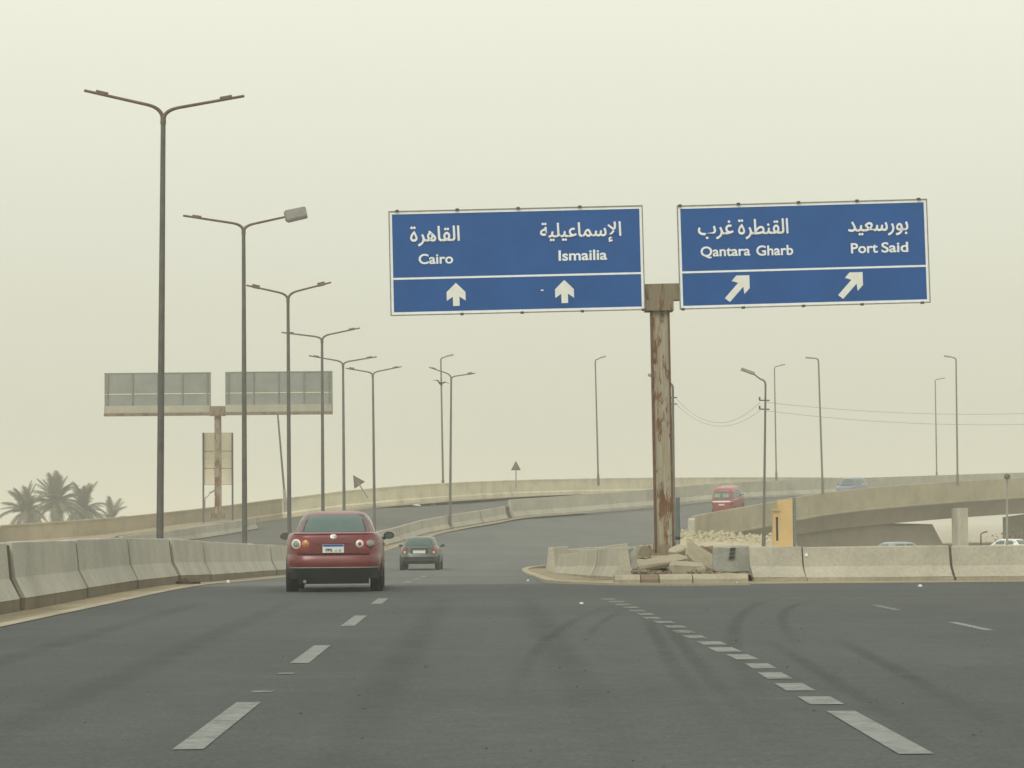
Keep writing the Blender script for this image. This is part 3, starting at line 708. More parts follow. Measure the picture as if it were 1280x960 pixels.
# ochre wall with slot and dark post
oc = thing('ochre_wall', 'ochre painted concrete gate pier with a narrow dark slot', 'gate pier', base_at(981, 118, -1.4))
g0 = base_at(981, 118, -1.4)
def lx(px): return at(px, 650, 118).x - g0.x
def lz(py): return at(981, py, 118).z + 1.4
m = MB(); x0, x1, xs0, xs1 = lx(966.5), lx(991), lx(969.8), lx(972.8)
zt, zs0, zs1 = lz(624.5), lz(676), lz(646)
m.box(((xs1 + x1) / 2, .25, zt / 2), (x1 - xs1, .5, zt)); m.box(((x0 + xs0) / 2, .25, lz(638) / 2), (xs0 - x0, .5, lz(638)))
m.box(((xs0 + xs1) / 2, .25, zs0 / 2), (xs1 - xs0 - .004, .49, zs0)); m.box(((xs0 + xs1) / 2, .25, (zs1 + lz(638)) / 2), (xs1 - xs0 - .004, .49, lz(638) - zs1))
m.build('wall', M['yellow_paint'], oc)
m = MB(); m.box(((xs0 + xs1) / 2, .3, (zs0 + zs1) / 2), (xs1 - xs0 - .01, .3, zs1 - zs0 - .01)); m.build('slot', M['joint'], oc)
m = MB(); m.box(((x0 + xs1) / 2 + .02, .22, lz(637.5)), (xs1 - x0 + .1, .62, .07)); m.build('ledge', M['yellow_paint'], oc)
m = MB(); m.box((lx(993.5), .2, lz(622) / 2), (lx(995.6) - lx(991.6), .2, lz(622))); m.build('post', M['post_blue'], oc)

# ------------------------------------------------------------------ lamps
def arm_path(side, reach, rise):
    bx, bz = min(.40, reach * .25), rise * .52; pts = [(0, 0, 0)]
    sl = (rise - bz) / (reach - bx)
    for k in range(0, 9):
        t = k / 8; c = (.02, bz * .82); pts.append((side * ((1 - t) ** 2 * .015 + 2 * t * (1 - t) * .05 + t * t * bx), 0, (1 - t) ** 2 * bz * .15 + 2 * t * (1 - t) * (bz - sl * (bx - .05)) + t * t * bz))
    x0, z0 = abs(pts[-1][0]), pts[-1][2]
    for k in range(1, 4): pts.append((side * (x0 + (reach - x0) * k / 3), 0, z0 + (rise - z0) * k / 3))
    return pts
def lamp_head(o, side, p0, p1, w, h, mat):
    m = MB(); p0, p1 = Vector(p0), Vector(p1); t = (p1 - p0).normalized(); up = Vector((0, 1, 0)).cross(t) * (1 if side > 0 else -1)
    if up.z < 0: up = -up
    ys = Vector((0, 1, 0)); L = (p1 - p0).length
    def ring(f, sw, sh): return [p0 + t * L * f + ys * a * w * sw / 2 + up * b * h * sh for a, b in ((-1, -.3), (-.8, -.5), (.8, -.5), (1, -.3), (.8, .5), (-.8, .5))]
    m.rings([ring(0, .6, .7), ring(.10, 1, 1), ring(.95, 1, .95), ring(1, .92, .85)], 0, False)
    return m.build('lamp_head', mat, o)
def double_lamp(xt, yt, xb, d, zb, ltip, rtip, lmode, rmode, label, mat, amat, r0=.092, cat='street lamp'):
    b = base_at(xb, d, zb); t = at(xt, yt, d)
    o = thing('street_lamp', label, cat, b, 0, 'double armed lamps along the median'); L = upright(o, b, t)
    m = MB(); m.tube([(0, 0, 0), (0, 0, L * .5), (0, 0, L - .05)], [r0, r0 * .86, r0 * .66], 12); m.build('pole', mat, o)
    m = MB(); m.box((0, 0, .02), (.42, .42, .04)); m.tube([(0, 0, .04), (0, 0, .5)], [r0 * 1.25, r0 * 1.1], 12); m.build('base_plate', mat, o)
    m = MB(); m.tube([(0, 0, L - .1), (0, 0, L + .06)], [r0 * .8, r0 * .74], 12); m.build('collar', mat, o)
    for side, tip, mode in ((-1, ltip, lmode), (1, rtip, rmode)):
        q = at(tip[0], tip[1], d); reach, rise = abs(q.x - t.x), q.z - t.z
        pts = [(x, y, z + L) for x, y, z in arm_path(side, reach * (.72 if mode == 'head' else 1), rise * (.8 if mode == 'head' else 1))]
        m = MB(); n = len(pts); m.tube(pts, [r0 * (.58 - .22 * k / n) for k in range(n)], 8); ao = m.build('arm', amat, o)
        e = Vector(pts[-1]); f = Vector(pts[-2]); tt = (e - f).normalized()
        if mode == 'head': lamp_head(o, side, e - tt * .08, e + tt * .66, .30, .40, M['head'])
        else:
            c0 = f.lerp(e, .15 if mode == 'bare' else .1); hl = .3
            m = MB(); up = .05 if mode == 'bare' else .03; sz = (.07, .06) if mode == 'bare' else (.15, .15)
            m.box(c0 + Vector((0, 0, up)), (hl, sz[0], sz[1]), 0, Matrix.Rotation(-math.atan2(tt.z, tt.x) if side > 0 else -math.atan2(-tt.z, -tt.x), 3, 'Y'))
            m.build('bracket', amat, o)
            m = MB(); m.tube([c0, e - tt * .05 if False else e], [r0 * .3, r0 * .26], 8)
    return o
DL = [(204, 150, 199.5, 64.5, 0, (105, 114), (305, 119), 'bare', 'bare', 'tallest double armed lamp, nearest in the row, without heads', M['pole'], M['arm_rust']),
      (304.5, 289, 306, 87, -.33, (229, 269.5), (380, 266), 'bare', 'head', 'double armed lamp with one boxy grey head on its right arm', M['pole'], M['arm_rust']),
      (360, 375, 362, 106, -.56, (308, 356.5), (414, 353), 'bracket', 'bracket', 'third double armed lamp, in front of the rear sign right panel', M['pole'], M['arm_rust']),
      (402.5, 426, 404, 128, -.46, (352, 415.5), (450, 410), 'bare', 'bare', 'fourth double armed lamp, crossing the right end of the rear sign', M['pole'], M['pole_far']),
      (428.8, 457, 430.5, 145, -.1, (386, 444.5), (471, 446), 'bare', 'bare', 'fifth double armed lamp, just right of the rear sign', M['pole_far'], M['pole_far']),
      (466, 469.5, 468.5, 158.5, .27, (432, 460), (502, 458.5), 'bracket', 'bare', 'sixth double armed lamp, rising behind the red sedan mirror', M['pole_far'], M['pole_far']),
      (564, 473.5, 562.5, 173.8, 1.05, (536, 459.5), (594, 466), 'bare', 'bracket', 'farthest double armed lamp, at the curve beside the bird', M['pole_far'], M['pole_far'])]
for q in DL: double_lamp(*q)
def single_lamp(xt, yt, xb, yb, d, tip, label, mat, r0=.085, head=True, group='single armed lamps on the bridges', parts=True):
    b, t = at(xb, yb, d), at(xt, yt, d)
    o = thing('bridge_lamp', label, 'street lamp', b, 0, group); L = upright(o, b, t)
    m = MB(); m.tube([(0, 0, -.1), (0, 0, L * .5), (0, 0, L - .15)], [r0, r0 * .85, r0 * .7], 10); m.build('pole', mat, o)
    m = MB(); m.tube([(0, 0, 0), (0, 0, .9)], [r0 * 1.5, r0 * 1.25], 10); m.build('base_sleeve', mat, o)
    q = at(tip[0], tip[1], d); side = 1 if q.x > t.x else -1; reach, rise = abs(q.x - t.x), q.z - t.z
    pts = [(0, 0, L - .2), (side * .02, 0, L - .06), (side * .09, 0, L + .02), (side * .22, 0, L + .07)] + [(side * (.22 + (reach * .5 - .22) * k / 2), 0, L + .07 + (rise * .6 - .07) * k / 2) for k in (1, 2)]
    m = MB(); m.tube(pts, [r0 * .7, r0 * .68, r0 * .62, r0 * .58, r0 * .52, r0 * .5], 8); m.build('arm', mat, o)
    e = Vector(pts[-1]); lamp_head(o, side, e - Vector((side * .05, 0, 0)), Vector((side * reach, 0, L + rise)), .26, .13, M['head'] if head else mat)
    return o
single_lamp(551, 448, 554, 614, 208, (567, 443.5), 'single armed lamp on the cream wall beside the bird', M['pole_far'])
single_lamp(744, 450, 748, 606, 234, (757.5, 445.5), 'lone single armed lamp left of the rusty sign post', M['pole_far'])
single_lamp(968, 459, 970.5, 600, 270, (981.5, 455.5), 'far thin lamp arm right, just right of the wired lamp', M['pole_far'])
single_lamp(1023, 449, 1028.5, 616, 203, (1007, 446.5), 'leaning bridge lamp with arm to the left, above the ochre wall', M['pole_far'])
single_lamp(1169, 475, 1171, 600, 300, (1181, 472.5), 'far short lamp with arm to the right near the right edge', M['pole_far'])
single_lamp(1195, 448, 1197, 606, 217.5, (1180, 445), 'bridge lamp with arm to the left above the bridge pier', M['pole_far'])
# lamps on the lower road that carry the wires
GL = 'wired lamps on the lower road'
wl = single_lamp(957, 476, 954.5, 690, 110, (926, 462), 'lower road lamp with tilted head and wires, arm to the left', M['pole_far'], .058, True, GL)
w2 = single_lamp(841, 480, 842.5, 690, 118, (810, 468.5), 'lower road lamp mostly hidden by the rusty sign post', M['pole_far'], .075, True, GL)
for o, d_, ys_ in ((wl, 110, (500.5, 511.5)), (w2, 118, (497, 505))):
    for y in ys_:
        x = 957 if o is wl else 842
        p = o.matrix_basis.inverted() @ at(x - 1.5, y, d_); m = MB(); m.box(p, (.42, .06, .05)); m.tube([p + Vector((-.2, 0, 0)), p + Vector((-.2, 0, .14))], .035, 8); m.build('insulator_bracket', M['clip'], o)
def cable(pa, pb, sag, label):
    m = MB(); pa, pb = Vector(pa), Vector(pb)
    m.tube([pa.lerp(pb, k / 24) - V(sag * 4 * (k / 24) * (1 - k / 24)) for k in range(25)], .008, 6)
    return tag(m.build('power_cable', M['cable']), label, 'cable', 'power cables')
cable(at(846, 499, 118), at(950, 503, 110), .95, 'upper sagging cable from the rusty post to the wired lamp')
cable(at(846, 506, 118), at(950, 513, 110), .80, 'lower sagging cable from the rusty post to the wired lamp')
cable(at(958, 503, 110), at(1420, 508, 116), .42, 'upper cable from the wired lamp to the right edge')
cable(at(958, 513.5, 110), at(1420, 522, 116), .44, 'lower cable from the wired lamp to the right edge')
# leaning pole behind the rear sign
o = thing('leaning_pole', 'thin pole leaning left below the rear sign right panel', 'pole', at(357.5, 640, 186)); L = upright(o, at(357.5, 640, 186), at(345, 492, 186))
m = MB(); m.tube([(0, 0, 0), (0, 0, L)], [.085, .055], 10); m.build('shaft', M['pole_far'], o)
m = MB(); m.tube([(0, 0, 0), (0, 0, 1.6)], [.13, .11], 10); m.build('sleeve', M['parapet'], o)
single_lamp(256, 622, 256.5, 652, 205, (269, 613), 'small low lamp seen under the rear sign beside its post', M['pole_far'], .05, True, 'small lamps beyond the walls')
single_lamp(1226, 667, 1226.5, 692, 235, (1234, 664.5), 'small lamp in the bright opening under the bridge', M['pole_far'], .09, True, 'small lamps beyond the walls')
# flood light on a thin post
fl = thing('flood_light', 'thin grey post with a small round lamp at the right edge', 'flood light', base_at(1258.5, 112, -1.4)); L = upright(fl, base_at(1258.5, 112, -1.4), at(1259, 597, 112))
m = MB(); m.tube([(0, 0, 0), (0, 0, L)], [.055, .04], 8); m.build('pole', M['post_grey'], fl)
m = MB(); m.disc((-.05, -.08, L + .05), (.5, -.8, -.2), .13, .1, .14, 14); m.box((0, 0, L), (.12, .05, .05)); m.build('lamp_head', M['pole'], fl)

# ------------------------------------------------------------------ big blue sign
def glyph_mesh(body, bold, name):
    cu = bpy.data.curves.new(name, 'FONT'); cu.body = body; cu.size = 1.0; cu.extrude = .004; cu.bevel_depth = bold; cu.bevel_resolution = 1; cu.resolution_u = 5
    ob = bpy.data.objects.new(name, cu); COL.objects.link(ob)
    dg = bpy.context.evaluated_depsgraph_get(); me = bpy.data.meshes.new_from_object(ob.evaluated_get(dg))
    bpy.data.objects.remove(ob); vs = [tuple(v.co) for v in me.vertices]; fs = [tuple(p.vertices) for p in me.polygons]; bpy.data.meshes.remove(me)
    # islands of connected faces, so that overlapping joined letters can sit at different depths
    key = {}; rep = []
    for v in vs: rep.append(key.setdefault((round(v[0], 5), round(v[1], 5), round(v[2], 5)), len(key)))
    par = list(range(len(key)))
    def find(a):
        while par[a] != a: par[a] = par[par[a]]; a = par[a]
        return a
    for f in fs:
        for b in f[1:]: par[find(rep[f[0]])] = find(rep[b])
    isl = {}; ii = [isl.setdefault(find(rep[i]), len(isl)) for i in range(len(vs))]
    return vs, fs, ii
def lettering(parent, body, x0, x1, zb, hgt, capref, mat, y, name='lettering', bold=.018):
    "text between x0 and x1 (local), baseline zb; hgt = height in metres of the tall letters, capref = their height at font size 1"
    arabic = bold < .02; loop = body[0] == chr(0xFE93); vs, fs, ii = glyph_mesh(body[1:] if loop else body, 0.0 if arabic else bold, name)
    if loop:      # the closing letter, drawn as a ring with two dots
        lx_ = min(v[0] for v in vs) - .44; ring_ = smooth_n([(x, z, 0) for x, z in ((.24, .50), (.10, .36), (.03, .18), (.08, .04), (.22, .005), (.35, .05), (.39, .18), (.33, .33), (.24, .50))], 4)[:-1]
        b0, n_r = len(vs), len(ring_); cx_, cz_ = .21, .20
        for q_ in (1.0, .58):
            vs = vs + [(lx_ + cx_ + (p.x - cx_) * q_, cz_ + (p.y - cz_) * q_, .004) for p in ring_]
        fs = fs + [(b0 + i, b0 + (i + 1) % n_r, b0 + n_r + (i + 1) % n_r, b0 + n_r + i) for i in range(n_r)]
        for dx in (.10, .25):
            c0 = len(vs); vs = vs + [(lx_ + dx + .055 * math.cos(k * .7854), .66 + .055 * math.sin(k * .7854), .004) for k in range(8)]; fs = fs + [tuple(range(c0, c0 + 8))]
        ii = ii + [max(ii) + 1] * (len(vs) - len(ii))
    if arabic:
        n0 = len(vs); ni = max(ii) + 1; v0, f0, i0 = list(vs), list(fs), list(ii)
        for q_, (ox, oz) in enumerate(((.02, 0), (-.02, 0), (0, .016), (0, -.016))):
            b0 = len(vs); vs = vs + [(x + ox, z + oz, y) for x, z, y in v0]; fs = fs + [tuple(i + b0 for i in f) for f in f0]; ii = ii + [i + 7 * (q_ + 1) for i in i0]
    a, b = min(v[0] for v in vs), max(v[0] for v in vs); sx, sz = (x1 - x0) / (b - a), hgt / capref
    m = MB(); m.add([(x0 + (v[0] - a) * sx, y - v[2] * .3 - .0006 * (i % 7 + 7 * (i // 7) if arabic else i % 7), zb + v[1] * sz) for v, i in zip(vs, ii)], fs)
    return m.build(name, mat, parent)
def vis(*c): return ''.join(chr(q) for q in reversed(c))
AR = dict(c=vis(0xFE8D, 0xFEDF, 0xFED8, 0xFE8E, 0xFEEB, 0xFEAE, 0xFE93), i=vis(0xFE8D, 0xFEF9, 0xFEB3, 0xFEE4, 0xFE8E, 0xFECB, 0xFEF4, 0xFEE0, 0xFEF4, 0xFE94),
          q=vis(0xFE8D, 0xFEDF, 0xFED8, 0xFEE8, 0xFEC4, 0xFEAE, 0xFE93), g=vis(0xFECF, 0xFEAE, 0xFE8F), p=vis(0xFE91, 0xFEEE, 0xFEAD, 0xFEB3, 0xFECC, 0xFEF4, 0xFEAA))
SD = 60.0; PX = SD * math.sqrt(1) / F
def px2m(d): return (at(700, 400, d) - at(600, 400, d)).length / 100
q = px2m(SD)
sb = at(830.5, 691.5, SD)
sign = thing('road_sign', 'big rusty T shaped post carrying two blue direction panels', 'road sign', sb)
tp = at(824.6, 388, SD) - sb
H = tp.z
lean = math.atan2(tp.x, tp.z)
def shaft(m, hw, hd, mi, z0=0.0, z1=1.0, ox=0, oy=0):
    def ring(z): return [(ox + a * hw + math.tan(lean) * z, oy + b * hd, z) for a, b in ((-1, -1), (1, -1), (1, 1), (-1, 1))]
    m.rings([ring(z0), ring(z1)], mi, False)
m = MB(); shaft(m, .175, .19, 0, 0, H + .1); po = m.build('post', M['rust'], sign)
for s in (-1, 1):
    m = MB(); shaft(m, .022, .215, 0, -.02, H + .1, s * .192); m.build('flange', M['rust_edge'], po)
m = MB(); m.box((0, 0, -.02), (.62, .62, .05)); m.box((-.24, -.1, .12), (.03, .3, .24)); m.box((.24, -.1, .12), (.03, .3, .24)); m.box((0, -.215, .1), (.2, .03, .2))
for a in (-1, 1):
    for b in (-1, 1): m.tube([(a * .25, b * .25, 0), (a * .25, b * .25, .09)], .025, 8)
m.build('base_plate', M['rust_dark'], sign)
def loc(px, py, d=SD): p = at(px, py, d) - sb; return p
a, b = loc(806, 389.5), loc(841, 376)
m = MB(); m.box(((a.x + b.x) / 2, 0, (a.z + b.z) / 2), (b.x - a.x, .62, b.z - a.z)); m.build('cap', M['rust_dark'], sign)
a, b = loc(560, 376.5), loc(1090, 354.5); mid = loc(826, 365.5)
m = MB(); m.box((mid.x, .05, mid.z), (9.4, .42, 20.5 * q), 0, Matrix.Rotation(-R(.8), 3, 'Y')); m.build('beam', M['rust_dark'], sign)
def panel(TL, TR, BR, BL, texts, arrows, topclips, botclips, divy, speck=None):
    a, b, c, d_ = (loc(*p) for p in (TL, TR, BR, BL))
    w = ((b - a).length + (c - d_).length) / 2; h = ((a - d_).length + (b - c).length) / 2
    ang = -math.atan2(b.z - a.z, b.x - a.x)
    m = MB(); m.box((w / 2, 0, -h / 2), (w - .03, .03, h - .03)); po = m.build('sign_panel', M['sign_blue'], sign)
    po.location = (a.x, -.22, a.z); po.rotation_euler = (0, ang, 0)
    tilt = (TL[1] - TR[1]) / (TR[0] - TL[0])
    u = lambda x: (x - TL[0]) * q
    wz = lambda x, y: -((y - TL[1]) + (x - TL[0]) * tilt) * q
    # aluminium rim and white border line
    m = MB(); e = .022
    m.box((w / 2, .0, -e / 2), (w, .07, e)); m.box((w / 2, .0, -h + e / 2), (w, .07, e)); m.box((e / 2, 0, -h / 2), (e, .07, h - 2 * e)); m.box((w - e / 2, 0, -h / 2), (e, .07, h - 2 * e))
    m.build('rim', M['alu'], po)
    m = MB(); t = .055; i0 = e + .002
    m.box((w / 2, -.017, -i0 - t / 2), (w - 2 * i0, .008, t)); m.box((w / 2, -.017, -h + i0 + t / 2), (w - 2 * i0, .008, t))
    m.box((i0 + t / 2, -.017, -h / 2), (t, .008, h - 2 * i0 - 2 * t)); m.box((w - i0 - t / 2, -.017, -h / 2), (t, .008, h - 2 * i0 - 2 * t))
    zd = -divy * q
    m.box((w / 2, -.017, zd), (w - 2 * i0 - 2 * t, .008, .044)); m.build('border', M['sign_white'], po)
    for body, x0, x1, yb, hh, cap, bold in texts:
        xm = (x0 + x1) / 2
        lettering(po, body, u(x0), u(x1), wz(xm, yb), hh * q, cap, M['sign_white'], -.019, 'lettering', bold)
    for poly in arrows:
        m = MB(); m.extrude([(u(x), wz(x, y)) for x, y in poly], -.023, -.014); m.build('arrow', M['sign_arrow'], po)
    for x, z in [(x, -.004) for x in topclips] + [(x, -h + .004) for x in botclips]:
        m = MB(); m.box((u(x), -.02, z), (.075, .09, .05)); m.build('clip', M['clip'], po)
    if speck:
        m = MB(); m.box((u(speck[0]), -.018, wz(*speck)), (.06, .006, .03)); m.build('paint_chip', M['sign_white'], po)
    # ribs behind
    for k in range(5):
        m = MB(); m.box((w * (.08 + .21 * k), .06, -h / 2), (.08, .08, h - .06)); m.build('rib', M['sign_rib'], po)
up1 = [(568.2, 355.3), (579.8, 366.5), (580, 377.5), (572.3, 372.3), (572.4, 384), (564.2, 384.3), (564.1, 372.6), (556.5, 378), (556.4, 367)]
up2 = [(x + 135.1, y - 3.6) for x, y in up1]
dg1 = [(910.5, 353), (916.6, 346.2), (932.8, 345.8), (932.8, 362), (926, 369.3), (924.9, 360.2), (907.6, 379.3), (901.4, 374.6), (918.6, 355.4)]
dg2 = [(x + 141.2, y - 3.9) for x, y in dg1]
AL = .714
panel((486, 265.5), (803, 258), (805, 388.5), (488, 396),
      [(AR['c'], 512.5, 574.5, 303, 18.5, AL, .013), ('Cairo', 522.5, 565.5, 331.2, 12.2, .70, .022), (AR['i'], 674.5, 776, 297.3, 17.5, AL, .013), ('Ismailia', 697, 757.5, 326.8, 12.6, .70, .022)],
      [up1, up2], (497, 572, 648, 725), (575, 650, 725, 801), 85, (675.5, 364.5))
panel((845, 258.5), (1157, 250), (1159, 380), (847, 387.5),
      [(AR['q'], 920.5, 983.5, 294.0, 18.5, AL, .013), (AR['g'], 870.5, 915, 294.6, 18.5, AL, .013), ('Qantara', 873, 935, 321.7, 12.2, .70, .022), ('Gharb', 942.5, 988.5, 320.6, 12.2, .70, .022), (AR['p'], 1057.5, 1133, 290.2, 18.5, AL, .013), ('Port', 1060.5, 1094, 317.8, 12.3, .70, .022), ('Said', 1098.5, 1132, 316.8, 12.3, .70, .022)],
      [dg1, dg2], (849, 922, 997, 1070, 1147), (849, 924, 999, 1072, 1147), 84)
# small bollard post beside the sign post
bo = thing('marker_post', 'slim blue grey marker post right of the rusty sign post', 'post', base_at(847.5, 68, .1))
L = upright(bo, base_at(847.5, 68, .1), at(847, 622, 68))
m = MB(); z1 = L * .42; m.tube([(0, 0, 0), (0, 0, z1)], .062, 10); m.build('lower_tube', M['post_grey'], bo)
m = MB(); m.tube([(0, 0, z1 + .03), (0, 0, L)], .058, 10); m.build('upper_tube', M['post_blue'], bo)
m = MB(); m.tube([(0, 0, z1 - .02), (0, 0, z1 + .06)], .07, 10); m.build('band', M['ink'], bo)

# ------------------------------------------------------------------ rear view of the opposite direction sign
RD = max(p.y for p in op[2:4]) + 1.0; rb = at(272.5, 646, RD)
print('OPP', [tuple(round(q_, 2) for q_ in p) for p in op])
rs = thing('direction_sign', 'grey backs of a T shaped double panel sign over the opposite road', 'road sign', rb)
rl = lambda px, py: at(px, py, RD) - rb
rq = px2m(RD)
m = MB(); nb_ = normals2d(op); far_ = [p - n * 7 + Vector((0, 0, .25)) for p, n in zip(op, nb_)]; mid_ = [p - n * .2 + Vector((0, 0, .75)) for p, n in zip(op, nb_)]
near_ = [p - n * .1 + Vector((0, 0, -.1)) for p, n in zip(op, nb_)]; low_ = [p - n * 10 + Vector((0, 0, -1.2)) for p, n in zip(op, nb_)]
rows_ = [[q_[0] + (q_[0] - q_[1]) * .9 + Vector((0, 0, -1.1))] + q_ + [q_[-1] + (q_[-1] - q_[-2]) * .35 + Vector((0, 0, -.9))] for q_ in (near_, mid_, far_, low_)]; k = len(rows_[0])
m.add([p for q_ in rows_ for p in q_], [(j * k + i, j * k + i + 1, (j + 1) * k + i + 1, (j + 1) * k + i) for j in range(3) for i in range(k - 1)])
structure(m.build('gore_earth', M['sand']))
a = rl(272.5, 510)
m = MB(); m.box((a.x / 2, 0, a.z / 2), (.40, .42, a.z)); m.build('post', M['rust_pale'], rs)
m = MB(); m.box((0, 0, .06), (.8, .8, .34)); m.build('footing', M['rust_dark'], rs)
for (x0, x1) in ((131, 263.5), (282, 415.5)):
    a, b = rl(x0, 521 if x0 < 200 else 519.5), rl(x1, 466 if x0 < 200 else 464.5)
    w, h = b.x - a.x, b.z - a.z
    m = MB(); m.box((w / 2, 0, h / 2 + .05), (w, .04, h - .1)); po = m.build('sign_panel', M['sign_back'], rs); po.location = (a.x, 0, a.z)
    for k in range(5):
        m = MB(); m.box((w * (.03 + .235 * k), -.05, h * .62), (.09, .06, h * .74)); m.build('stiffener', M['sign_rib'], po)
    for zz in (h * .52,):
        m = MB(); m.box((w / 2, -.035, zz), (w * .98, .03, .045)); m.build('rail', M['board_back'], po)
    m = MB(); m.box((w / 2, -.25, 8.5 * rq), (w - .05, .42, 9 * rq)); m.build('light_beam', M['barrier_light'], po)
    m = MB(); m.box((w / 2, -.2, 2.2 * rq), (w, .5, 3.6 * rq)); m.build('bottom_beam', M['rust_dark'], po)
    m = MB(); m.box((w / 2, -.02, h + .01), (w + .04, .07, .06)); m.box((.02, -.02, h / 2), (.06, .07, h - .06)); m.box((w - .02, -.02, h / 2), (.06, .07, h - .06)); m.build('rim', M['alu'], po)
a = rl(272.5, 514)
m = MB(); m.box((a.x, -.18, a.z), (19 * rq, .62, 12 * rq)); m.build('cap', M['rust_dark'], rs)
# pale board on two posts behind it
YD = RD + 3; yb = base_at(272, YD, .9); yl = lambda px, py: at(px, py, YD) - yb
bd = thing('sign_board', 'pale yellow back of a tall board on two thin posts', 'road sign', yb)
x0, x1 = yl(253.5, 600).x, yl(291, 600).x
for px in (254.2, 290.6):
    c = yl(px, 541); m = MB(); m.box((c.x, -.06, c.z / 2), (.11, .08, c.z)); m.build('post', M['pole'], bd)
zz = [yl(272, y).z for y in (606, 585.5, 564, 541)]
for k in range(3):
    m = MB(); m.box(((x0 + x1) / 2, .01, (zz[k] + zz[k + 1]) / 2), (x1 - x0 - .05, .04, zz[k + 1] - zz[k] - .035)); m.build('panel', M['board_back'], bd)
m = MB(); m.box(((x0 + x1) / 2, .05, (zz[0] + zz[3]) / 2), (x1 - x0, .03, zz[3] - zz[0])); m.build('backing', M['rust_edge'], bd)

# ------------------------------------------------------------------ warning signs on the cream wall
def warn(px, pyb, pyt, d, w, lean_, label):
    b = at(px, pyb, d); o = thing('warning_sign', label, 'warning sign', b); q = px2m(d)
    o.rotation_euler = (0, lean_, 0); L = (pyb - pyt) * q; W = w * q
    m = MB(); m.tube([(0, 0, -.6), (0, 0, L * .55)], .05, 8); m.build('post', M['post_grey'], o)
    h = W * .95; z0 = L - h
    m = MB(); m.extrude([(-W / 2, z0), (W / 2, z0), (0, L)], -.03, 0.0); m.build('plate', M['warn_red'], o)
    m = MB(); m.extrude([(-W / 2 * .66, z0 + h * .12), (W / 2 * .66, z0 + h * .12), (0, L - h * .24)], -.04, -.032); m.build('inner_plate', M['warn_back'], o)
    return o
warn(645, 601, 576, 222, 12.5, 0, 'upright dark triangular warning sign above the cream wall')
warn(454.5, 614, 590, 193, 16, R(-33), 'tilted triangular warning sign leaning left on the cream wall')

# ------------------------------------------------------------------ palms
def frond_mesh(L, droop, seed, w=.58):
    rr = random.Random(seed); m = MB(); n = 16; pts = []
    for k in range(n + 1):
        t = k / n; pts.append(Vector((L * t * (1 - .12 * t * droop), 0, L * (.28 * t - droop * .62 * t * t))))
    m.tube(pts, [.035 * (1 - .8 * k / n) for k in range(n + 1)], 5)
    for k in range(2, n + 1):
        t = k / n; p = pts[k]; tg = (pts[k] - pts[k - 1]).normalized(); ll = w * (math.sin(math.pi * min(1, .15 + t * .85)) ** .6) * rr.uniform(.85, 1.1)
        for s in (-1, 1):
            for q in (0, .5):
                b = p - tg * (L / n) * q
                e = b + tg * ll * .75 + Vector((0, s * ll * .75, -.28 * ll * rr.uniform(.6, 1.4)))
                m.add([b - tg * .05, b + tg * .05, e], [(0, 1, 2)])
    return m
FR = [frond_mesh(2.5, dr, 20 + i).mesh('frond', M['frond']) for i, dr in enumerate((.45, .85, 1.25, 1.7))]
DRY = [frond_mesh(2.0, 1.8, 40).mesh('frond', M['dry_frond'])]
def palm(px, pyc, d, scale, n, label, seed, upb=0.0):
    rr = random.Random(seed); c = at(px, pyc, d); b = Vector((c.x, c.y, -1.4)); H = c.z + 1.4
    o = thing('palm_tree', label, 'palm tree', b, 0, 'date palms beyond the cream wall')
    m = MB(); rings = []
    for k in range(22):
        t = k / 21; r_ = .30 * (1 - .25 * t) * (1.12 if k % 2 else .94) * scale
        rings.append([(math.cos(a) * r_, math.sin(a) * r_, H * t) for a in [2 * math.pi * j / 9 for j in range(9)]])
    m.rings(rings, 0, False); m.build('trunk', M['trunk'], o)
    for k in range(n):
        t = (k + .5) / n; up = 1 - t
        kind = 0 if t < .25 else 1 if t < .5 else 2 if t < .75 else 3
        f = link('frond', FR[kind] if rr.random() > .12 or t < .6 else DRY[0], o)
        el_ = R(80 - 92 * t + rr.uniform(-14, 14) + upb)
        f.location = (0, 0, H - .25 * t); s_ = scale * rr.uniform(.85, 1.12); f.scale = (s_, s_ * rr.uniform(.8, 1.2), s_ * rr.uniform(.7, 1.5))
        f.rotation_euler = (Matrix.Rotation(k * 2.399 + rr.uniform(-.3, .3), 4, 'Z') @ Matrix.Rotation(-el_, 4, 'Y') @ Matrix.Rotation(rr.uniform(-.4, .4), 4, 'X')).to_euler()
    return o
palm(33, 640, 322, 1.60, 46, 'wide drooping date palm, leftmost of the clump', 1, -8)
palm(70, 632, 330, 1.72, 56, 'tallest date palm of the clump with a dense upright fan', 2, 4)
palm(104, 638, 334, 1.62, 42, 'date palm on the right of the dense upright one', 3, -10)
palm(139, 650, 328, 1.30, 20, 'smallest low date palm, rightmost of the clump', 4, -12)

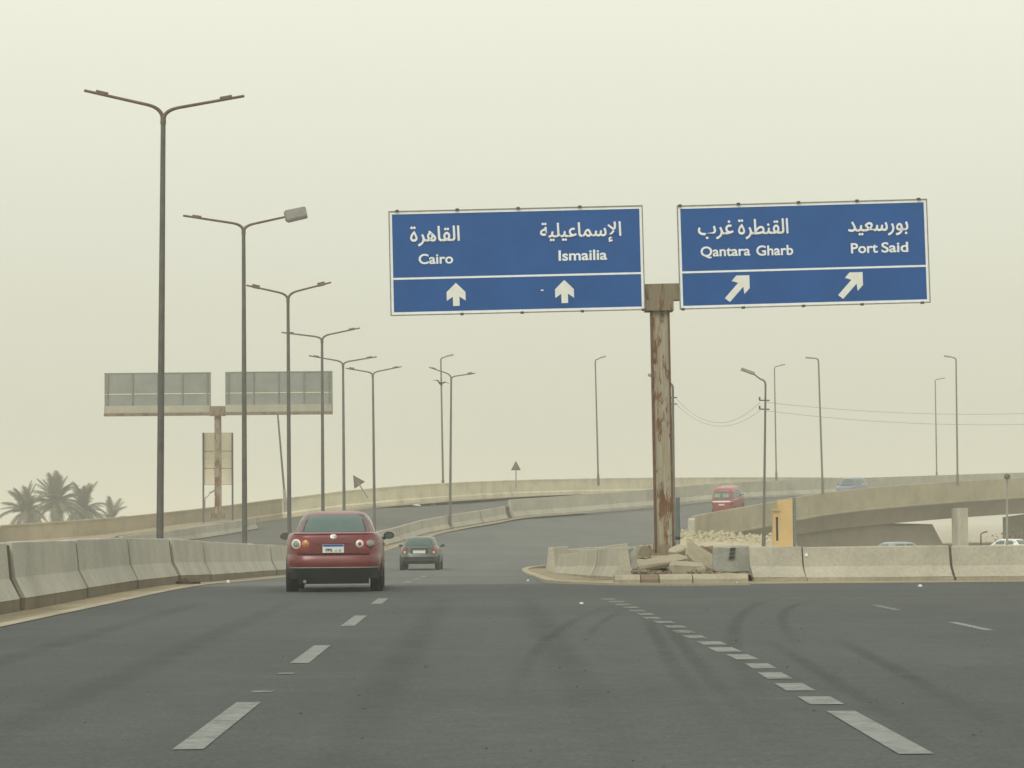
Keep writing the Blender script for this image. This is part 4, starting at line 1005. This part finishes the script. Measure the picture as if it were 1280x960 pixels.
# ------------------------------------------------------------------ bird
bp = at(550.5, 479.5, 172)
m = MB()
prof = [(-.30, .0, .01), (-.22, .0, .05), (-.1, 0, .075), (.05, 0, .07), (.15, 0, .05), (.2, 0, .045), (.25, 0, .035), (.31, 0, .008)]
m.rings([[(x, math.cos(a) * r_, z + math.sin(a) * r_ - x * .25) for a in [2 * math.pi * k / 8 for k in range(8)]] for x, z, r_ in prof], 0, True)
m.add([(-.3, -.07, .08), (-.3, .07, .08), (-.48, .09, .13), (-.48, -.09, .13), (-.3, -.07, .06), (-.3, .07, .06)], [(0, 1, 2, 3), (4, 5, 2, 3), (0, 3, 4), (1, 2, 5)])
for s in (-1, 1):
    w_ = [(.14, s * .04, .03), (-.1, s * .04, .03), (-.06, s * .30, .17), (.17, s * .30, .19), (.02, s * .62, .12)]
    m.add(w_ + [(x, y, z - .02) for x, y, z in w_], [(0, 1, 2, 3), (3, 2, 4), (5, 8, 7, 6), (8, 9, 7), (0, 3, 8, 5), (1, 6, 7, 2), (3, 4, 9, 8), (2, 7, 9, 4)])
o = m.build('bird', M['bird']); o.location = bp; o.rotation_euler = (R(12), R(10), R(62)); o.scale = (1.05, 1.05, 1.05)
tag(o, 'small dark bird flying beside the lamp on the curve', 'bird')

# ------------------------------------------------------------------ cars
class Shell:
    "stack of rounded plan outlines: (z, half width, rear y, front y)"
    def __init__(s, lv, n=5.0, gz=None): s.lv, s.n, s.gz = lv, n, gz or (lambda y: 1.0); s.z0 = lv[0][0]
    def par(s, z):
        lv = s.lv
        for a, b in zip(lv, lv[1:]):
            if z <= b[0]:
                t = max(0, min(1, (z - a[0]) / max(1e-6, b[0] - a[0]))); return [a[i] + (b[i] - a[i]) * t for i in range(4)]
        return list(lv[-1])
    def skew(s, y, z): return s.z0 + (z - s.z0) * s.gz(y)
    def rear(s, x, z, off=0.0):
        _, w, yr, yf = s.par(z); f = max(0, 1 - min(1, abs(x) / w) ** s.n) ** (1 / s.n); yc, hl = (yr + yf) / 2, (yf - yr) / 2
        y = yc - hl * f - off; return Vector((x, y, s.skew(y, z)))
    def front(s, x, z, off=0.0):
        _, w, yr, yf = s.par(z); f = max(0, 1 - min(1, abs(x) / w) ** s.n) ** (1 / s.n); yc, hl = (yr + yf) / 2, (yf - yr) / 2
        y = yc + hl * f + off; return Vector((x, y, s.skew(y, z)))
    def side(s, sg, y, z, off=0.0):
        _, w, yr, yf = s.par(z); yc, hl = (yr + yf) / 2, (yf - yr) / 2
        f = max(0, 1 - min(1, abs(y - yc) / hl) ** s.n) ** (1 / s.n); return Vector((sg * (w * f + off), y, s.skew(y, z)))
    def ring(s, z, N=56):
        _, w, yr, yf = s.par(z); yc, hl = (yr + yf) / 2, (yf - yr) / 2; out = []
        for k in range(N):
            a = 2 * math.pi * k / N; c, q = math.cos(a), math.sin(a)
            x = w * math.copysign(abs(c) ** (2 / s.n), c); y = yc + hl * math.copysign(abs(q) ** (2 / s.n), q); out.append(Vector((x, y, s.skew(y, z))))
        return out
    def mesh(s, m, mi=0, zs=None):
        zs = zs or [l[0] for l in s.lv]; m.rings([s.ring(z) for z in zs], mi, True)
def patch(fn, us, vs_, name, mats, parent, thick=.012):
    "panel following a shell: fn(u, v, off)"
    m = MB(); nu, nv = len(us), len(vs_)
    top = [fn(u, v, thick) for v in vs_ for u in us]; bot = [fn(u, v, -.004) for v in vs_ for u in us]; n = nu * nv
    fs = [(j * nu + i, j * nu + i + 1, (j + 1) * nu + i + 1, (j + 1) * nu + i) for j in range(nv - 1) for i in range(nu - 1)]
    m.add(top + bot, fs, 0, True)
    ed = [(i, i + 1) for i in range(nu - 1)] + [((nv - 1) * nu + i + 1, (nv - 1) * nu + i) for i in range(nu - 1)] + [((j + 1) * nu, j * nu) for j in range(nv - 1)] + [(j * nu + nu - 1, (j + 1) * nu + nu - 1) for j in range(nv - 1)]
    m.add(top + bot, [(a, b, b + n, a + n) for a, b in ed])
    return m.build(name, mats, parent)
def lin(a, b, n): return [a + (b - a) * k / (n - 1) for k in range(n)]
def rear_disc(sh, x, z, r, th, name, mat, parent, rz=None, n=20, dome=.5):
    m = MB(); rz = rz or r; rings = []
    for s_, o_ in ((1, -.01), (1, th * .6), (.86, th), (.45, th + r * .12 * dome), (.02, th + r * .15 * dome)):
        rings.append([sh.rear(x + r * s_ * math.cos(2 * math.pi * k / n), z + rz * s_ * math.sin(2 * math.pi * k / n), o_) for k in range(n)])
    m.rings(rings, 0, True); return m.build(name, mat, parent)
def wheel(o, x, y, r, w, side):
    m = MB(); ax = Vector((side, 0, 0))
    prof = [(-w / 2, r * .80), (-w / 2 + .02, r * .97), (-w / 4, r), (w / 4, r), (w / 2 - .02, r * .97), (w / 2, r * .80), (w / 2 - .01, r * .62)]
    N = 28; m.rings([[(x + side * a, y + q * math.cos(2 * math.pi * k / N), r + q * math.sin(2 * math.pi * k / N)) for k in range(N)] for a, q in prof], 0, True)
    wo = m.build('wheel', M['tyre'], o)
    m = MB(); m.disc((x + side * (w / 2 - .05), y, r), ax, r * .61, r * .5, .035, 24)
    for k in range(5):
        a = 2 * math.pi * k / 5; m.box((x + side * (w / 2 - .012), y + math.cos(a) * r * .33, r + math.sin(a) * r * .33), (.02, r * .12, r * .5), 0, Matrix.Rotation(a - math.pi / 2, 3, 'X'))
    m.build('rim', M['head'], wo)
def mirror(o, sg, x, y, z, mat, glassmat, w=.2, h=.14):
    m = MB(); rings = []
    for f, s_ in ((0, .96), (.05, 1.0), (.13, .8), (.19, .35)):
        rings.append([(sg * x + sg * w / 2 + w / 2 * s_ * math.cos(2 * math.pi * k / 14), y + f, z + h / 2 * s_ * math.sin(2 * math.pi * k / 14) * (1.0 if math.sin(2 * math.pi * k / 14) > 0 else .85)) for k in range(14)])
    m.rings(rings, 0, True); m.box((sg * (x - .03), y + .08, z - h * .32), (.16, .07, .05)); mo = m.build('mirror', mat, o)
    m = MB(); m.add([(sg * x + sg * w / 2 + w / 2 * .72 * math.cos(2 * math.pi * k / 14), y - .004, z + h / 2 * .66 * math.sin(2 * math.pi * k / 14)) for k in range(14)], [tuple(range(14))]); m.build('mirror_glass', glassmat, mo)
def number_plate(o, sh, x, z, w, h, text=True, band='plate_blue', off=.02):
    c = sh.rear(x, z, off); m = MB(); m.box(c, (w, .018, h)); po = m.build('number_plate', M['plate'], o)
    m = MB(); m.box(c + Vector((0, -.010, h * .36)), (w * .96, .006, h * .24)); m.build('plate_band', M[band], po)
    if text:
        lettering(po, vis(0x664, 0x663, 0x662), c.x - w * .36, c.x - w * .04, c.z - h * .30, h * .30, .66, M['clip'], c.y - .011, 'plate_digits', .008)
        lettering(po, vis(0xFEAA, 0x20, 0x20, 0xFE91), c.x + w * .10, c.x + w * .36, c.z - h * .28, h * .26, .6, M['clip'], c.y - .011, 'plate_letters', .008)
    return po
def gl(pts):
    def f(y):
        for (a, za), (b, zb_) in zip(pts, pts[1:]):
            if y <= b: return za + (zb_ - za) * max(0, min(1, (y - a) / (b - a)))
        return pts[-1][1]
    return f
def gline(name, o, pts, w, mat):
    m = MB(); m.tube(pts, w, 6); return m.build(name, mat, o)

# --- red sedan
rc = thing('car', 'dark red sedan with round tail lights, nearest car ahead', 'car', (0, 0, 0))
Hd = gl([(-1, 1.0), (.9, 1.0), (1.6, .97), (3.3, .92), (4.6, .68)])
lo = Shell([(.26, .74, .20, 4.30), (.30, .82, .09, 4.42), (.36, .865, .03, 4.50), (.44, .885, .0, 4.55), (.55, .893, -.01, 4.56), (.635, .893, .005, 4.55), (.665, .892, .05, 4.53),
            (.70, .892, .065, 4.5), (.85, .886, .07, 4.45), (.97, .878, .085, 4.35), (1.03, .860, .11, 4.28), (1.058, .832, .15, 4.2), (1.075, .765, .25, 4.0), (1.08, .40, .6, 3.6), (1.082, .05, 1.2, 3.0)], 5.8, Hd)
m = MB(); lo.mesh(m); m.build('body', M['red'], rc)
gh = Shell([(1.0, .745, .66, 3.60), (1.075, .73, .74, 3.48), (1.2, .69, .94, 3.2), (1.33, .632, 1.17, 2.92), (1.395, .585, 1.33, 2.75), (1.435, .53, 1.5, 2.6), (1.462, .40, 1.7, 2.4), (1.472, .06, 2.0, 2.1)], 5.0)
m = MB(); gh.mesh(m); m.build('roof', M['red'], rc)
fr = lambda sh, k: (lambda u, v, o_: sh.rear(u * (k if k else sh.par(v)[1]), v, o_))
patch(lambda u, v, o_: gh.rear(u * gh.par(v)[1], v, o_), lin(-.87, .87, 15), lin(1.085, 1.385, 7), 'rear_window', M['glass'], rc, .008)
patch(lambda u, v, o_: gh.rear(u * gh.par(v)[1], v, o_), lin(-.93, .93, 15), lin(1.075, 1.40, 7), 'window_seal', M['black'], rc, .004)
for z_ in (1.13, 1.18, 1.23, 1.28, 1.33): pass
patch(lambda u, v, o_: gh.front(u * gh.par(v)[1], v, o_), lin(-.9, .9, 11), lin(1.03, 1.38, 5), 'windscreen', M['glass'], rc, .008)
for sg in (-1, 1):
    for (ya, yb_) in ((1.25, 1.98), (2.04, 2.85)):
        patch(lambda u, v, o_, s_=sg, a=ya, b=yb_: gh.side(s_, a + (b - a) * u + (.12 if a < 1.5 else -.2) * (v - 1.1) / .28 * ((1 - u) if a < 1.5 else u) , v, o_), lin(0, 1, 7), lin(1.08, 1.36, 4), 'side_window', M['glass'], rc, .008)
    for yw in (.92, 3.52):
        wheel(rc, sg * .762, yw, .318, .215, sg)
        m = MB(); ax_ = lo.side(sg, yw, .5).x; m.disc((ax_ - sg * .09, yw, .33), (sg, 0, 0), .345, .34, .092, 30); m.build('wheel_arch', M['black'], rc)
    gline('door_seam', rc, [lo.side(sg, 2.02, z_, .001) for z_ in lin(.36, 1.0, 8)], .006, M['black'])
    gline('side_moulding', rc, [lo.side(sg, y_, .56, .004) for y_ in lin(1.4, 3.1, 10)], .016, M['red'])
    m = MB(); m.box(lo.side(sg, 1.75, .87, .015), (.03, .18, .03)); m.build('door_handle', M['red'], rc)
    mirror(rc, sg, .88, 2.62, 1.0, M['black'] if sg > 0 else M['red'], M['glass'], .21, .15)
# rear details
patch(lambda u, v, o_: lo.rear(u, v - .02 * (1 - (u / .8) ** 2) * (v > 1), o_), lin(-.66, .66, 21), lin(.70, 1.02, 6), 'boot_lid', M['red'], rc, .014)
gline('boot_seam', rc, [lo.rear(x_, .686, .012) for x_ in lin(-.66, .66, 17)], .006, M['black'])
patch(lambda u, v, o_: lo.rear(u, v, o_), lin(-.31, .31, 9), lin(.70, .875, 3), 'plate_recess', M['red'], rc, .006)
patch(lambda u, v, o_: lo.rear(u, v, o_), lin(-.33, .33, 9), lin(.875, .905, 2), 'boot_grip', M['red'], rc, .035)
gline('boot_spoiler', rc, [lo.rear(x_, 1.045, .012) for x_ in lin(-.72, .72, 19)], .014, M['red'])
patch(lambda u, v, o_: lo.rear(u, v, o_), lin(-.80, .80, 25), lin(.455, .655, 4), 'bumper', M['red'], rc, .022)
gline('bumper_strip', rc, [lo.rear(x_, .445, .02) for x_ in lin(-.80, .80, 21)], .010, M['alu'])
def val(u, v, o_):
    p = lo.rear(u, max(.36, v), o_); p.z = v; p.y += max(0, .36 - v) * .5; return p
patch(val, lin(-.80, .80, 21), lin(.245, .438, 4), 'valance', M['black'], rc, .018)
patch(val, lin(-.64, .64, 15), lin(.155, .25, 3), 'diffuser', M['black'], rc, .012)
for sg in (-1, 1):
    patch(lambda u, v, o_, s_=sg: lo.rear(s_ * u, v, o_), lin(.43, .775, 10), lin(.765, .985, 5), 'tail_light', M['lens_red'], rc, .016)
rear_disc(lo, -.675, .87, .092, .022, 'light_ring', M['lens_clear'], rc); rear_disc(lo, -.675, .87, .060, .036, 'light_core', M['lens_grey'], rc)
rear_disc(lo, .672, .868, .092, .022, 'light_ring', M['lens_red'], rc); rear_disc(lo, .672, .868, .066, .036, 'light_core', M['lens_grey'], rc)
rear_disc(lo, -.505, .875, .070, .022, 'light_ring', M['lens_amber'], rc); rear_disc(lo, -.505, .875, .035, .036, 'light_core', M['lens_amber'], rc)
rear_disc(lo, .478, .868, .074, .022, 'light_ring', M['lens_clear'], rc); rear_disc(lo, .478, .868, .033, .036, 'light_core', M['lens_red'], rc)
bg_ = rear_disc(lo, 0, .995, .060, .022, 'badge', M['chrome'], rc, None, 24, .2)
cb = lo.rear(0, .995, .034)
for pts in ([(-.034, .03), (-.012, -.002), (0, .022), (.012, -.002), (.034, .03)], [(-.045, .006), (-.02, -.042), (0, -.008), (.02, -.042), (.045, .006)]):
    m = MB(); m.tube([(cb.x + a, cb.y, cb.z + b) for a, b in pts], .0055, 6); m.build('badge_letter', M['ink'], bg_)
number_plate(rc, lo, .0, .785, .385, .15, True, 'plate_blue', .03)
m = MB(); m.tube([(-.52, .25, .2), (-.52, .06, .2)], .03, 10); m.build('exhaust_pipe', M['alu'], rc)
pr = base_at(419, 51.0, 0); rc.location = pr + Vector((0, -.5, .002)); rc.rotation_euler = (0, 0, R(2.2)); rc.scale = (1.055, 1.05, 1.07)

# --- small dark hatchback
hc = thing('car', 'small grey green hatchback with upright red tail lights', 'car', (0, 0, 0))
Hd2 = gl([(-1, 1.0), (.5, 1.0), (2.9, .95), (4.1, .70)])
l2 = Shell([(.26, .70, .16, 3.9), (.32, .80, .04, 4.0), (.42, .825, .0, 4.05), (.56, .833, -.01, 4.06), (.62, .833, .03, 4.04), (.66, .83, .06, 4.02), (.85, .825, .075, 3.95), (.95, .805, .10, 3.9), (.99, .76, .16, 3.8), (1.01, .5, .4, 3.4), (1.012, .05, 1.2, 2.6)], 4.8, Hd2)
m = MB(); l2.mesh(m); m.build('body', M['green'], hc)
g2 = Shell([(.93, .735, .14, 3.2), (1.0, .72, .18, 3.08), (1.2, .635, .36, 2.75), (1.32, .58, .52, 2.55), (1.365, .53, .66, 2.45), (1.395, .40, .9, 2.2), (1.405, .06, 1.4, 1.6)], 5)
m = MB(); g2.mesh(m); m.build('roof', M['green'], hc)
patch(lambda u, v, o_: g2.rear(u * g2.par(v)[1], v, o_), lin(-.94, .94, 13), lin(1.02, 1.35, 6), 'window_seal', M['black'], hc, .004)
patch(lambda u, v, o_: g2.rear(u * g2.par(v)[1], v, o_), lin(-.89, .89, 13), lin(1.035, 1.335, 6), 'rear_window', M['glass'], hc, .008)
patch(lambda u, v, o_: g2.front(u * g2.par(v)[1], v, o_), lin(-.9, .9, 9), lin(1.0, 1.33, 5), 'windscreen', M['glass'], hc, .008)
for sg in (-1, 1):
    for (ya, yb_) in ((.8, 1.5), (1.56, 2.5)):
        patch(lambda u, v, o_, s_=sg, a=ya, b=yb_: g2.side(s_, a + (b - a) * u, v, o_), lin(0, 1, 6), lin(1.03, 1.31, 4), 'side_window', M['glass'], hc, .008)
    for yw in (.72, 3.15):
        wheel(hc, sg * .725, yw, .285, .19, sg)
        m = MB(); m.disc((sg * .745, yw, .30), (sg, 0, 0), .34, .335, .092, 26); m.build('wheel_arch', M['black'], hc)
    patch(lambda u, v, o_, s_=sg: l2.rear(s_ * (u + (v - .70) * -.02), v, o_), lin(.56, .745, 6), lin(.69, .985, 6), 'tail_light', M['lens_red'], hc, .02)
    patch(lambda u, v, o_, s_=sg: l2.rear(s_ * u, v, o_), lin(.565, .65, 4), lin(.70, .79, 3), 'reversing_lamp', M['lens_clear'], hc, .028)
    mirror(hc, sg, .80, 2.15, 1.0, M['black'], M['glass'], .18, .13)
patch(lambda u, v, o_: l2.rear(u, v, o_), lin(-.36, .36, 9), lin(.685, .92, 4), 'plate_recess', M['black'], hc, .006)
patch(lambda u, v, o_: l2.rear(u, v, o_), lin(-.54, .54, 13), lin(.925, .985, 3), 'tailgate_edge', M['green'], hc, .025)
patch(lambda u, v, o_: l2.rear(u, v, o_), lin(-.76, .76, 17), lin(.555, .625, 3), 'bumper', M['green'], hc, .03)
patch(lambda u, v, o_: l2.rear(u, v, o_), lin(-.76, .76, 17), lin(.46, .55, 3), 'bumper_strip', M['black'], hc, .02)
patch(lambda u, v, o_: l2.rear(u, v, o_), lin(-.74, .74, 17), lin(.30, .39, 3), 'valance', M['black'], hc, .02)
number_plate(hc, l2, 0.0, .775, .52, .15, False, 'lens_grey', .02)
ph = base_at(524, 110, -.575); ph.z = zroad(ph.x, 112); hc.location = ph; hc.rotation_euler = (0, 0, R(-1))

# --- red minivan on the bridge
vn = thing('minivan', 'red minivan with white rear band climbing the bridge', 'minivan', (0, 0, 0))
Hv = gl([(-1, 1.0), (2.6, 1.0), (4.2, .9)])
l3 = Shell([(.26, .72, .1, 3.9), (.34, .79, .03, 4.0), (.5, .81, .0, 4.03), (.95, .815, .0, 4.0), (1.05, .81, .015, 3.95), (1.1, .80, .03, 3.9), (1.11, .4, .4, 3.4)], 7, Hv)
m = MB(); l3.mesh(m); m.build('body', M['van_red'], vn)
g3 = Shell([(1.05, .80, .02, 3.75), (1.12, .795, .03, 3.7), (1.6, .735, .16, 3.2), (1.82, .69, .25, 2.95), (1.9, .64, .36, 2.85), (1.95, .5, .55, 2.65), (1.965, .06, 1.4, 1.8)], 7)
m = MB(); g3.mesh(m); m.build('roof', M['van_red'], vn)
patch(lambda u, v, o_: g3.rear(u * g3.par(v)[1], v, o_), lin(-.9, .9, 11), lin(1.16, 1.76, 6), 'rear_window', M['glass'], vn, .01)
patch(lambda u, v, o_: g3.front(u * g3.par(v)[1], v, o_), lin(-.9, .9, 9), lin(1.16, 1.78, 5), 'windscreen', M['glass'], vn, .01)
for a_ in (-.42, .40):
    patch(lambda u, v, o_, a=a_: g3.rear((a + u) * g3.par(v)[1], v, o_), lin(-.30, .30, 5), lin(1.3, 1.58, 3), 'sun_shade', M['post_grey'], vn, .014)
patch(lambda u, v, o_: l3.rear(u * .81, v, o_), lin(-.95, .95, 13), lin(.96, 1.12, 3), 'rear_band', M['white'], vn, .03)
patch(lambda u, v, o_: l3.rear(u * .81, v, o_), lin(-.95, .95, 13), lin(.36, .56, 3), 'bumper', M['van_red'], vn, .05)
number_plate(vn, l3, 0, .80, .42, .14, False, 'plate_blue', .03)
for sg in (-1, 1):
    for (ya, yb_) in ((.45, 1.15), (1.25, 2.0), (2.1, 2.95)):
        patch(lambda u, v, o_, s_=sg, a=ya, b=yb_: g3.side(s_, a + (b - a) * u, v, o_), lin(0, 1, 5), lin(1.17, 1.68, 4), 'side_window', M['glass'], vn, .01)
    for yw in (.75, 3.2):
        wheel(vn, sg * .715, yw, .30, .18, sg); m = MB(); m.disc((sg * .73, yw, .31), (sg, 0, 0), .355, .35, .095, 24); m.build('wheel_arch', M['black'], vn)
    patch(lambda u, v, o_, s_=sg: l3.rear(s_ * u, v, o_), lin(.62, .76, 4), lin(.72, .94, 4), 'tail_light', M['lens_red'], vn, .02)
    mirror(vn, sg, .80, 3.05, 1.25, M['white'], M['glass'], .2, .16)
def on_road(px, d, yaw, o, dz=0.0):
    p = base_at(px, d, zroad(at(px, 640, d).x, d)); o.location = p + V(dz)
    t = Vector((-math.sin(yaw), math.cos(yaw), 0))
    za, zb_ = zroad(p.x + t.x * 1.5, p.y + t.y * 1.5), zroad(p.x - t.x * 1.5, p.y - t.y * 1.5)
    if za == 0 or zb_ == 0: za = zb_ = p.z
    o.rotation_euler = (Matrix.Rotation(yaw, 4, 'Z') @ Matrix.Rotation(math.atan2(za - zb_, 3), 4, 'X')).to_euler()
    return p
on_road(902.5, 196.6, R(-19), vn); vn.scale = (1.04, 1.0, 1.03)
# --- generic saloon / estate for the two half hidden cars
def plain_car(name, label, cat, paint, H_, estate):
    o = thing(name, label, cat); k = H_ / 1.46
    Hq = gl([(-1, 1.0), (.9, 1.0), (3.2, .95), (4.4, .68)])
    a = Shell([(.26, .74, .2, 4.2), (.36, .85, .03, 4.4), (.55 * k, .88, 0, 4.45), (.9 * k, .86, .05, 4.35), (1.0 * k, .82, .12, 4.2), (1.03 * k, .5, .5, 3.6), (1.035 * k, .05, 1.2, 3)], 4.8, Hq)
    m = MB(); a.mesh(m); m.build('body', paint, o)
    yr = .12 if estate else .7
    g = Shell([(.98 * k, .77, yr, 3.5), (1.05 * k, .755, yr + .06, 3.4), (1.3 * k, .66, yr + .35, 3.0), (1.39 * k, .60, yr + .5, 2.85), (1.43 * k, .53, yr + .65, 2.7), (1.455 * k, .4, yr + .9, 2.45), (1.46 * k, .06, 1.8, 2.0)], 5)
    m = MB(); g.mesh(m); m.build('roof', paint, o)
    patch(lambda u, v, q_: g.rear(u * g.par(v)[1], v, q_), lin(-.88, .88, 9), lin(1.07 * k, 1.37 * k, 5), 'rear_window', M['glass'], o, .008)
    patch(lambda u, v, q_: g.front(u * g.par(v)[1], v, q_), lin(-.88, .88, 9), lin(1.07 * k, 1.37 * k, 5), 'windscreen', M['glass'], o, .008)
    for sg in (-1, 1):
        for (ya, yb_) in ((yr + .5, 1.9), (1.98, 2.8)):
            patch(lambda u, v, q_, s_=sg, aa=ya, b=yb_: g.side(s_, aa + (b - aa) * u, v, q_), lin(0, 1, 5), lin(1.07 * k, 1.35 * k, 4), 'side_window', M['glass'], o, .008)
        for yw in (.9, 3.5):
            wheel(o, sg * .775, yw, .31, .2, sg); m = MB(); m.disc((sg * .79, yw, .32), (sg, 0, 0), .37, .365, .1, 24); m.build('wheel_arch', M['black'], o)
        patch(lambda u, v, q_, s_=sg: a.front(s_ * u, v, q_), lin(.5, .74, 5), lin(.62 * k, .78 * k, 3), 'headlight', M['lens_clear'], o, .02)
        patch(lambda u, v, q_, s_=sg: a.rear(s_ * u, v, q_), lin(.5, .74, 5), lin(.7 * k, .9 * k, 3), 'tail_light', M['lens_red'], o, .02)
        mirror(o, sg, .86, 2.65, 1.03 * k, paint, M['glass'], .19, .14)
    return o
sv = plain_car('car', 'blue grey estate car coming down the bridge', 'car', M['blue'], 1.62, True)
p = on_road(1076, 217.0, R(180 - 27), sv)
dc = plain_car('car', 'pale roof of a car on the lower road under the bridge', 'car', M['greyblue'], 1.46, False)
dc.location = base_at(1158, 152, -1.33); dc.rotation_euler = (0, 0, R(118))
wc = plain_car('car', 'white car at the right edge behind the barrier', 'car', M['white'], 1.46, False)
wc.location = base_at(1292, 185, -1.45); wc.rotation_euler = (0, 0, R(40))
# bush at the right edge under the bridge
m = MB(); rr = random.Random(5)
for k in range(900):
    p = Vector((rr.gauss(0, .9), rr.gauss(0, .6), abs(rr.gauss(.3, .45)))); a = rr.uniform(.05, .14)
    rot = Matrix.Rotation(rr.uniform(0, 6), 3, 'Z') @ Matrix.Rotation(rr.uniform(0, 6), 3, 'X')
    m.add([rot @ Vector(q_) * a + p for q_ in ((-1, 0, 0), (1, 0, .2), (0, 1.6, 0))], [(0, 1, 2)])
for k in range(9): m.tube([(0, 0, 0), (rr.uniform(-.9, .9), rr.uniform(-.6, .6), rr.uniform(.4, 1.1))], [.03, .008], 5)
o = tag(m.build('bush', M['bush']), 'dry brown bush under the bridge at the right edge', 'bush'); o.location = base_at(1267, 215, -1.4); o.scale = (1.2, 1.2, 1.2)

# ------------------------------------------------------------------ litter
def scrap(px, py, d, z, w, h, mat, label, seed, cat='litter', name='paper_scrap', ln=None):
    if cat == 'litter' and w < .3: w, h = w * .7, h * .7
    rr = random.Random(seed); m = MB(); n = 10
    rings = []
    for f, s_ in ((0, .8), (.4, 1), (.8, .7), (1, .25)):
        rings.append([(math.cos(2 * math.pi * k / n) * w / 2 * s_ * rr.uniform(.7, 1.2), math.sin(2 * math.pi * k / n) * (ln or w) / 2 * s_ * rr.uniform(.7, 1.2), h * f * rr.uniform(.8, 1.15) if f else 0) for k in range(n)])
    m.rings(rings, 0, False); o = m.build(name, mat); o.location = base_at(px, d, z); o.rotation_euler = (0, 0, rr.uniform(-.3, .3)); return tag(o, label, cat)
scrap(236, 731, 59.6, .004, .72, .12, M['cloth'], 'dark brown rag lying at the foot of the left barrier', 1, 'rag', 'rag', .35)
scrap(285, 726, 63.5, -.06, .14, .09, M['white'], 'white scrap on the sand by the left barrier', 2)
scrap(660, 722, 62, -.05, .09, .05, M['white'], 'white scrap at the tip of the island kerb', 3)
scrap(727, 754, 42, .0, .11, .04, M['white'], 'white scrap on the road before the island', 4)
scrap(1150, 735, 51, .0, .13, .07, M['white'], 'white scrap on the exit road below the right barrier', 5)
scrap(921, 729, 54, .008, .08, .08, M['white'], 'white scrap at the kerb below the grey marked block', 6)
scrap(880, 717, 56.2, .2, .06, .06, M['white'], 'white scrap beside the flat broken slab', 7)
for px, py, w, lab in ((520, 633, .75, 'long pale scrap at the foot of the cream wall'), (541, 631, .4, 'short pale scrap at the foot of the cream wall'), (677, 618, .35, 'pale lump near the wall where the roads part')):
    h = drop_opp(px, py)
    if h: scrap(px, py, h.y, h.z, w, .16, M['white'], lab, int(px))

# ------------------------------------------------------------------ dusty air
m = MB(); m.box((0, 1670, 12.6), (3830, 3480, 30.0)); hz_ = m.build('haze', [])
hm = bpy.data.materials.new('haze'); hm.use_nodes = True; hn = hm.node_tree
hn.nodes.remove(hn.nodes['Principled BSDF']); pv = hn.nodes.new('ShaderNodeVolumePrincipled')
pv.inputs['Color'].default_value = (0.95, 0.945, 0.88, 1); pv.inputs['Density'].default_value = HAZE_DENSITY; pv.inputs['Anisotropy'].default_value = 0.25
hn.links.new(pv.outputs[0], hn.nodes['Material Output'].inputs['Volume']); hz_.data.materials.append(hm)
stuff(hz_)
